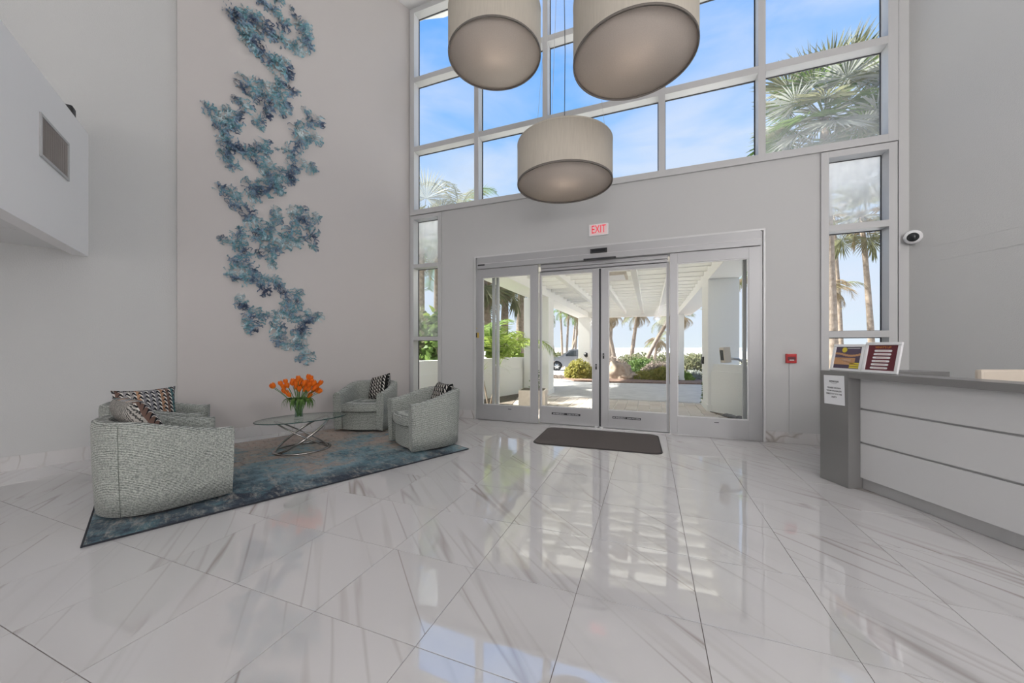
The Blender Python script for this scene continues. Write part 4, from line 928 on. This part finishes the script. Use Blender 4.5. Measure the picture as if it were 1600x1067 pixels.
def trunk_path(x, y, z0, h, lean, la, r0, r1, k=9, bend=0):
    pts = [Vector((x+lean*cos(la)*(i/k)**(1+bend), y+lean*sin(la)*(i/k)**(1+bend), z0+h*i/k)) for i in range(k+1)]
    return pts, [(r0+(r1-r0)*i/k)*(1+.05*(i % 2)) for i in range(k+1)]
def palm(x, y, z0, h, lean, la, meshes, nf, r0, label, grp, spread=(-.9, 1.1), sc=1, kind='palm tree', bend=.4, seed=1, name='palm_tree'):
    rd = random.Random(seed); root = empty(name, (x, y, z0), 0, label, 'palm tree', grp)
    pts, rs = trunk_path(0, 0, 0, h, lean, la, r0, r0*.62, bend=bend); MB().tube(pts, rs, 8).build('trunk', M['trunk'], root)
    top = pts[-1]
    for k in range(nf):
        az = 2*PI*k*.381966*1.0; el = spread[0]+(spread[1]-spread[0])*((k+.5)/nf); el += rd.uniform(-.12, .12)
        inst('frond', meshes[k % len(meshes)], root, top+Vector((0, 0, .05)), (rd.uniform(-.3, .3), -el, az), (sc*rd.uniform(.85, 1.1),)*3)
    return root
def bush(name, x, y, z0, rx, ry, h, m, n, ls, label, cat='bush', grp=None, seed=1, sprig=0):
    rd = random.Random(seed); root = empty(name, (x, y, z0), 0, label, cat, grp); b = MB()
    for i in range(n):
        a = rd.uniform(0, 2*PI); ph = math.acos(1-rd.random()); q = rd.random()**.28
        bump_ = 1+.22*noise.noise((cos(a)*2+seed, sin(a)*2, ph*2))
        p = Vector((rx*sin(ph)*cos(a), ry*sin(ph)*sin(a), h*(.06+.94*cos(ph))))*q*bump_
        d = Vector((rd.gauss(0, 1), rd.gauss(0, 1), rd.gauss(.5, .8))).normalized(); s_ = d.orthogonal().normalized()*ls*.32; L_ = ls*rd.uniform(.7, 1.4)
        b.add([p-s_, p+d*L_*.5-s_*.9+s_*.0, p+d*L_, p+s_], [(0, 1, 2, 3)])
    b.build('foliage', M[m], root)
    st = MB()
    for k in range(7):
        a = k*.9+seed; st.tube([(0, 0, -.02), (rx*.3*cos(a), ry*.3*sin(a), h*.4), (rx*.6*cos(a), ry*.6*sin(a), h*.75)], [.02, .014, .005], 5)
    st.build('stems', M['trunk'], root); return root
def spiky(name, x, y, z0, h, nleaf, ll, m, label, lean=0, la=0, cat='plant', seed=3, grp=None, crowns=1):
    rd = random.Random(seed); root = empty(name, (x, y, z0), 0, label, cat, grp)
    for c in range(crowns):
        hh = h*(1-.35*c/max(1, crowns)); a0 = la+c*2.1; pts, rs = trunk_path(0, 0, 0, hh, lean+.12*c, a0, .022, .014, 6); MB().tube(pts, rs, 6).build('stem', M['trunk'], root); top = pts[-1]; b = MB()
        for k in range(nleaf):
            az = k*2.4; el = rd.uniform(-.35, 1.35); L_ = ll*rd.uniform(.75, 1.1); n = 5; P = top.copy(); w_ = Vector((-sin(az), cos(az), 0))*ll*.035; vs = []
            for i in range(n+1):
                e = el-1.1*(i/n)**2; vs += [P-w_*(1-i/n*.9), P+w_*(1-i/n*.9)]; P = P+Vector((cos(az)*cos(e), sin(az)*cos(e), sin(e)))*L_/n
            b.add(vs, [(2*i, 2*i+1, 2*i+3, 2*i+2) for i in range(n)], 0, True)
        b.build('leaves', M[m], root)
    return root
def rock(name, x, y, z0, rx, ry, rz_, m, label, cat, grp=None, seed=1, sub=3, rough=.35):
    bm = bmesh.new(); bmesh.ops.create_icosphere(bm, subdivisions=sub, radius=1)
    for v in bm.verts:
        q = 1+rough*noise.noise(v.co*1.3+Vector((seed*3.1, 0, 0)))+rough*.4*noise.noise(v.co*3.5+Vector((0, seed*2.2, 0)))
        v.co = Vector((v.co.x*rx, v.co.y*ry, v.co.z*rz_))*q
        if v.co.z < -rz_*.35: v.co.z = -rz_*.35
    me = bpy.data.meshes.new(name); bm.to_mesh(me); bm.free(); me.materials.append(M[m])
    for p in me.polygons: p.use_smooth = True
    return inst(name, me, None, (x, y, z0+rz_*.35-.005), label=label, cat=cat, group=grp)

pin_g = [pinnate(30, 1.9, .55, .5, 1.3, 'leaf_olive', random.Random(2)), pinnate(30, 1.7, .5, .4, 1.6, 'leaf_green', random.Random(3)), pinnate(26, 1.6, .5, .2, 1.9, 'leaf_tan', random.Random(4), .5)]
fan_g = [fanleaf('leaf_grey', .95, 38, 1.1, 1), fanleaf('leaf_olive', .9, 36, 1.2, 2), fanleaf('leaf_green', .9, 36, 1.0, 3)]
fan_t = [fanleaf('leaf_tan', .75, 28, .8, 5)]
arec = [pinnate(34, 2.1, .50, 1.0, 1.7, 'leaf_bright', random.Random(7)), pinnate(34, 1.9, .45, 1.15, 1.9, 'leaf_green', random.Random(8)), pinnate(30, 1.7, .45, 1.2, 1.6, 'leaf_bright', random.Random(9))]

# driveway island
isl = [(-2.9, 14.75), (-1.6, 14.55), (1.6, 15.3), (4.5, 17.0), (6.5, 20.5), (4, 24.5), (-1.2, 24.5), (-3.4, 19), (-3.6, 16)]
im = MB(); im.add([(x, y, gz(y)+.05) for x, y in isl]+[(x, y, gz(y)-.1) for x, y in isl], [tuple(range(9)), tuple(range(9, 18))[::-1]]+[(i, i+9, (i+1) % 9+9, (i+1) % 9) for i in range(9)]); im.build('driveway_island', M['mulch'], kind='structure')
def pt(px, d): v = at(px, d); return v.x, v.y
x, y = pt(905, 16.4); bush('yellow_bush', x, y, gz(y), .66, .58, .84, 'leaf_yellow', 3200, .10, 'yellow-green bush at the foot of the white canopy column', seed=4)
x, y = pt(868, 16.9); bush('ground_cover', x, y, gz(y), .75, .4, .14, 'leaf_pink', 700, .07, 'low reddish ground cover left of the yellow-green bush', 'plant', seed=9)
x, y = pt(968, 16.6); rock('boulder', x, y, gz(y), .58, .5, .62, 'rock', 'big rough brown boulder seen through the middle door pane', 'rock', seed=3, sub=4, rough=.5)
x, y = pt(985, 16.3); rock('boulder', x, y, gz(y), .42, .35, .26, 'rock', 'low brown boulder at the right foot of the big one', 'rock', seed=8, sub=4, rough=.5)
BU = [(958, 18.2, .75, 1.05, 'leaf_pink', 'dry pinkish bush rising behind the big boulder'), (1003, 18.4, .95, 1.0, 'leaf_green', 'green bush at the foot of the leaning palm'), (1028, 17.2, .8, .80, 'leaf_pink', 'low brownish bush right of the boulders'),
      (1012, 16.1, .75, .42, 'leaf_yellow', 'low yellowish bush along the island edge'), (1038, 15.6, .55, .6, 'leaf_yellow', 'yellow-green bush beside the slim right canopy column'), (1080, 19.2, .85, 1.1, 'leaf_olive', 'olive bush seen between the canopy column and the pier'),
      (1068, 15.9, .42, .36, 'leaf_bright', 'small bright green bush right of the slim canopy column'), (1085, 16.6, .45, .42, 'leaf_grey', 'dark spiky low bush beside the pier'), (940, 19, .8, 1.15, 'leaf_grey', 'grey-green bush beside the left canopy column'), (985, 20, 1.3, 1.15, 'leaf_olive', 'wide olive green bush at the back of the island')]
for i, (px, d, r_, h_, m_, lb) in enumerate(BU):
    x, y = pt(px, d); bush('island_bush', x, y, gz(y), r_, r_*.7, h_, m_, int(1500+1700*r_), .10, lb, grp='bushes on the driveway island', seed=20+i)
# low hedge line and grasses far away
for i, px in enumerate((872, 1000, 1040, 1085, 1110)):
    d = 42; x, y = pt(px, d); bush('far_hedge', x, y, gz(y), 2.2, 1.2, 1.55, 'leaf_olive', 1400, .25, ['olive green hedge above the bonnet of the parked car', 'far hedge behind the boulders', 'far hedge behind the leaning palm', 'far hedge behind the gap beside the pier', 'far hedge behind the pier'][i], 'hedge', 'far hedges by the beach', seed=60+i)
# slender palms on the beach side
PL = [(868, 34, 5.6, .9, 2.6), (862, 33, 5.3, 1.2, 2.7), (879, 36, 6.2, .2, 2), (885, 33, 5.4, .2, 1), (889, 35, 5.2, 1.3, .3), (893, 38, 6.2, .5, .5), (898, 34, 5.6, .3, .2), (902, 37, 5.9, 1.1, .4)]
for i, (px, d, h_, le, la) in enumerate(PL):
    x, y = pt(px, d); palm(x, y, gz(y)-.05, h_*.9, le, YAW+(PI if la > 1.5 else 0), pin_g, 15, .13, 'slender palm in the cluster behind the parked car', 'slender palms behind the parked car', (-.9, 1.0), .85, seed=i+1)
PR = [(984, 24, 3.9, .5, 0, 'upright palm seen between the boulders and the leaning palm'), (1000, 22, 3.5, 1.8, 0, 'strongly leaning palm with brown hanging fronds'), (964, 25, 3.9, -.8, 0, 'palm leaning left above the big boulder'),
      (952, 27, 4.2, .2, 0, 'palm just right of the closed door stiles'), (1062, 27, 4.1, .2, 0, 'palm behind the slim right canopy column'), (1020, 29, 2.4, .4, 0, 'short palm behind the leaning palm')]
for i, (px, d, h_, le, la, lb) in enumerate(PR):
    x, y = pt(px, d); palm(x, y, gz(y)-.05, h_, le, YAW, [pin_g[2], pin_g[0], pin_g[2]], 17, .15, lb, 'palms on the driveway island', (-1.2, .9), .8, seed=i+31, bend=.2)

# plants outside the left panes
x, y = pt(775, 8.5); palm(x, y, 0, .9, .1, 2, arec, 15, .06, 'bright green feather palm outside the left door pane', None, (-.2, .7), .85, seed=5, name='feather_palm')
x, y = pt(764, 7.7); spiky('dracaena', x, y, 0, .95, 16, .34, 'leaf_bright', 'thin stemmed plant with narrow bright leaves outside the left door pane', .22, YAW, crowns=2)
x, y = pt(836, 9.3); bush('climbing_plant', x, y, 0, .14, .14, .95, 'leaf_green', 420, .06, 'dark green climber at the foot of the white left column', 'plant', seed=12)
for i, (px, d, h_, r_, lb) in enumerate(((812, 15, 4.9, .21, 'straight grey palm trunk seen through the left door pane'), (787, 12.5, 4.2, .17, 'brown palm trunk with hanging skirt behind the feather palm'))):
    x, y = pt(px, d); palm(x, y, 0, h_, .1, 1, [fan_g[1], fan_t[0]], 13, r_, lb, None, (-1.35, .9), 1.1, seed=50+i)
x, y = pt(768, 12.2); palm(x, y, 0, 3.9, .3, PI, [fan_t[0], fan_g[1], fan_t[0]], 26, .16, 'shaggy palm with brown hanging fronds at the left edge of the door glass', None, (-1.45, .8), 1.1, seed=57)
for i, (px, d, h_, lb, m_) in enumerate(((657, 11.5, 5.0, 'fan palm whose top shows in the lowest left window pane', fan_g), (682, 12.6, 4.6, 'palm behind the left sidelight with green fronds', pin_g), (716, 11.8, 5.75, 'palm with one upright frond in the lower left window', [pin_g[1], pin_g[0]]))):
    x, y = pt(px, d); palm(x, y, 0, h_, .2, 2, m_, 20 if i < 2 else 10, .14, lb, 'palms outside the left windows', (-.9, 1.1), .95, seed=70+i)
for i, (px, d) in enumerate(((655, 10.5), (672, 11.0), (690, 10.2))):
    x, y = pt(px, d); bush('garden_shrub', x, y, 0, .8, .7, 2.3, ['leaf_olive', 'leaf_bright', 'leaf_green'][i], 1500, .2, ['olive shrub behind the white garden wall, leftmost in the sidelight', 'bright green shrub in the middle of the left sidelight', 'green shrub at the right edge of the left sidelight'][i], grp='shrubs behind the garden wall', seed=80+i)
for i, (px, d) in enumerate(((790, 14.0), (808, 16.0))):
    x, y = pt(px, d); bush('garden_shrub', x, y, 0, .8, .7, 1.75, ['leaf_bright', 'leaf_olive'][i], 1300, .16, ['bright shrub behind the feather palm', 'olive shrub above the parked silver car'][i], grp='shrubs behind the garden wall', seed=90+i)
# palms outside the right windows
x, y = pt(1303, 11.3); palm(x, y, 0, 8.5, -.30, YAW, fan_g, 62, .17, 'big fan palm filling the lowest right clerestory pane', None, (-1.15, 1.25), 1.15, seed=3, bend=.0)
x, y = pt(1364, 14); palm(x, y, 0, 6.4, -.45, YAW, [fan_g[1], fan_t[0]], 26, .12, 'slim fan palm whose trunk crosses the right sidelight', None, (-1.4, .9), .95, seed=6)
x, y = pt(1315, 17); palm(x, y, 0, 7.5, -.4, YAW, [fan_g[0]], 18, .12, 'thin palm trunk left in the right sidelight', None, (-1.0, 1.1), 1.0, seed=8)
x, y = pt(1285, 15); palm(x, y, 0, 3.7, .1, YAW, [pin_g[2], pin_g[0]], 13, .12, 'palm with arching tan fronds at the left edge of the right sidelight', None, (-.5, .8), .9, seed=9)
x, y = pt(1400, 11.0); palm(x, y, 0, 7.9, .1, YAW, fan_g, 22, .15, 'fan palm at the right edge of the clerestory', None, (-1.1, 1.1), 1.1, seed=10)
x, y = pt(1177, 13.5); palm(x, y, 0, 3.9, .0, YAW, [pin_g[2], pin_g[1]], 12, .12, 'palm whose fronds reach into the right door pane', None, (-.7, .9), .9, seed=11)
for i, px in enumerate((1150, 1310, 1350)):
    x, y = pt(px, 30); bush('beach_bush', x, y, gz(y), 1.8, 1.0, 1.1, 'leaf_olive', 900, .16, ['low olive bush beyond the garden wall in the right door pane', 'far bush low in the right sidelight, left', 'far bush low in the right sidelight, right'][i], grp='far bushes on the right', seed=100+i)
# ivy, pebbles, small plant by the right wall
x, y = pt(1104, 8.35); bush('climbing_plant', x, y, 0, .09, .10, .92, 'leaf_green', 420, .055, 'green climber on the corner of the white pier', 'plant', seed=14)
x, y = pt(1163, 7.35); spiky('small_plant', x, y, 0, .20, 12, .16, 'leaf_bright', 'small bright plant in front of the white wall at the right door pane', 0, 0, seed=8)
for k in range(16):
    t = k/15; x = 1.36+.62*t+rv(-.05, .05); y = 8.05-.75*t+rv(-.05, .05)
    rock('river_stone', x, y, .012, rv(.05, .09), rv(.04, .07), rv(.03, .045), 'pebble', 'dark river stone in the row along the right garden wall', 'stone', 'river stones along the right garden wall', seed=k, sub=2, rough=.25)
for k in range(9):
    x = -3.15+.055*k*1.3+rv(-.04, .04); y = 7.45+rv(-.12, .12)
    rock('river_stone', x, y, .012, rv(.05, .08), rv(.04, .06), rv(.03, .045), 'pebble', 'dark stone in the bed left of the beige planter box', 'stone', 'stones left of the planter box', seed=40+k, sub=2, rough=.25)
# card reader on a curved post
p = at(1167, 6.3); cr_ = empty('card_reader', (p.x, p.y, 0), YAW, 'beige intercom box on a curved grey post outside the right door pane', 'intercom')
MB().tube([(0, 0, 0), (0, 0, .86), (-.015, 0, .98), (-.07, 0, 1.09), (-.15, 0, 1.14), (-.32, 0, 1.15)], .024, 10).build('post', M['steel'], cr_)
MB().bbox(-.075, -.07, -.135, .04, .07, .135, .012, Matrix.Translation((-.36, 0, 1.215)) @ Matrix.Rotation(R(-6), 4, 'Y')).build('housing', M['cream'], cr_); MB().bbox(-.080, -.045, -.09, -.073, .045, .09, .003, Matrix.Translation((-.36, 0, 1.215)) @ Matrix.Rotation(R(-6), 4, 'Y')).build('panel', M['dark_glass'], cr_)
# wall reader on the pier and dark lamp on the far column
e = empty('wall_reader', (1.15, 9.2, 1.05), 0, 'small dark box on the side of the white pier', 'box'); MB().bbox(-.05, -.06, -.08, .0, .06, .08, .008).build('housing', M['black'], e); MB().box(-.053, -.03, .0, -.049, .03, .05).build('lens', M['dark_glass'], e)
e = empty('spotlight', (-2.83, 17.44, gz(17.45)+1.05), 0, 'small black spotlight on the far left column', 'lamp'); MB().lathe([(0, 0), (.07, .0), (.10, .2), (0, .21)], 14, Matrix.Rotation(R(60), 4, 'X')).build('housing', M['black'], e); MB().bbox(-.02, -.05, -.03, .02, .01, .03, .005).build('bracket', M['black'], e)

# ---- cars
def car(x, y, z, rz, m, label, L_=4.8, H_=1.72, W_=1.9):
    r = empty('car', (x, y, z), rz, label, 'car')
    hx = L_/2; s = H_/1.72
    body = [(-hx, .42), (-hx+.03, .78), (-hx+.12, .98), (-hx+.95, 1.10), (-hx+1.25, 1.14), (hx-.1, 1.16), (hx, .98), (hx, .45), (hx-.15, .28)]
    # wheel arches cut as notches
    xs = (-hx+.92, hx-.98)
    low = []
    for cx in (xs[1], xs[0]): low += [(cx+.44*cos(a), .36+.44*max(sin(a), -.18)) for a in [PI*k/10 for k in range(11)]]
    low = [(px, max(.26, pz)) for px, pz in low]
    poly = body[:-1]+[(hx-.12, .28)]+low+[(-hx+.2, .26)]
    Mb = Matrix.Rotation(PI/2, 4, 'X')
    MB().prism([(a, b*s) for a, b in poly][::-1], -W_/2, W_/2, Mb).build('body', M[m], r)
    cab = [(-hx+1.15, 1.12), (-hx+1.85, 1.62), (-hx+2.15, 1.70), (hx-.75, 1.70), (hx-.25, 1.60), (hx-.05, 1.14)]
    MB().prism([(a, b*s) for a, b in cab][::-1], -W_/2+.12, W_/2-.12, Mb).build('cabin', M[m], r)
    for sy in (-1, 1):
        for q in ([(-hx+1.45, 1.17), (-hx+1.98, 1.58), (-hx+2.42, 1.60), (-hx+2.42, 1.18)], [(-hx+2.50, 1.18), (-hx+2.50, 1.60), (-hx+3.38, 1.60), (-hx+3.45, 1.18)], [(-hx+3.54, 1.18), (-hx+3.47, 1.60), (hx-.72, 1.58), (hx-.42, 1.20)]):
            yy = sy*(W_/2-.12); a = sorted((yy, yy+sy*.012)); MB().prism([(c, d*s) for c, d in q], -a[1], -a[0], Mb).build('side_window', M['glass_dark'], r)
        MB().bbox(-hx+1.45, sy*(W_/2+.06)-.07, 1.13*s, -hx+1.62, sy*(W_/2+.06)+.07, 1.28*s, .03).build('mirror', M[m], r)
    MB().add([(-hx+1.19, -W_/2+.2, 1.15*s), (-hx+1.19, W_/2-.2, 1.15*s), (-hx+1.83, W_/2-.24, 1.61*s), (-hx+1.83, -W_/2+.24, 1.61*s)], [(0, 3, 2, 1), (0, 1, 2, 3)]).build('windscreen', M['glass_dark'], r)
    for cx in xs:
        for sy in (-1, 1):
            Mw = Matrix.Translation((cx, sy*(W_/2-.10), .375*s)) @ Matrix.Rotation(PI/2, 4, 'X')
            wh = MB().lathe([(.24, -.11), (.36, -.11), (.375, -.07), (.375, .07), (.36, .11), (.24, .11)], 28, Mw).build('wheel', M['tyre'], r)
            h = MB(); h.lathe([(0, -.07), (.24, -.07), (.24, .07), (0, .07)], 20, Mw)
            for k in range(6):
                for zz in (-.08, .08): h.box(.04, -.022, zz-.02, .23, .022, zz+.02, Mw @ Matrix.Rotation(k*PI/3, 4, 'Z'))
            h.build('hub', M['steel'], wh)
    for sy in (-1, 1):
        MB().bbox(-hx-.01, sy*.68-.2, .80*s, -hx+.16, sy*.68+.2, .92*s, .02).build('headlight', M['white'], r); MB().bbox(hx-.1, sy*.75-.12, .85*s, hx+.012, sy*.75+.12, 1.05*s, .02).build('tail_light', M['red'], r)
    MB().bbox(-hx-.02, -.8, .36*s, -hx+.1, .8, .50*s, .02).build('bumper', M['rubber'], r)
    return r
p = at(868, 28); car(p.x+cos(YAW)*1.48-sin(YAW)*-.0, p.y+sin(YAW)*1.48+.6, -.50, YAW*.55, 'car_paint', 'dark grey parked SUV seen through the middle door pane, beside the yellow-green bush')
p = at(806, 30); car(p.x, p.y, -.50, R(10), 'car_silver', 'silver-blue parked car above the white garden wall in the left door pane')
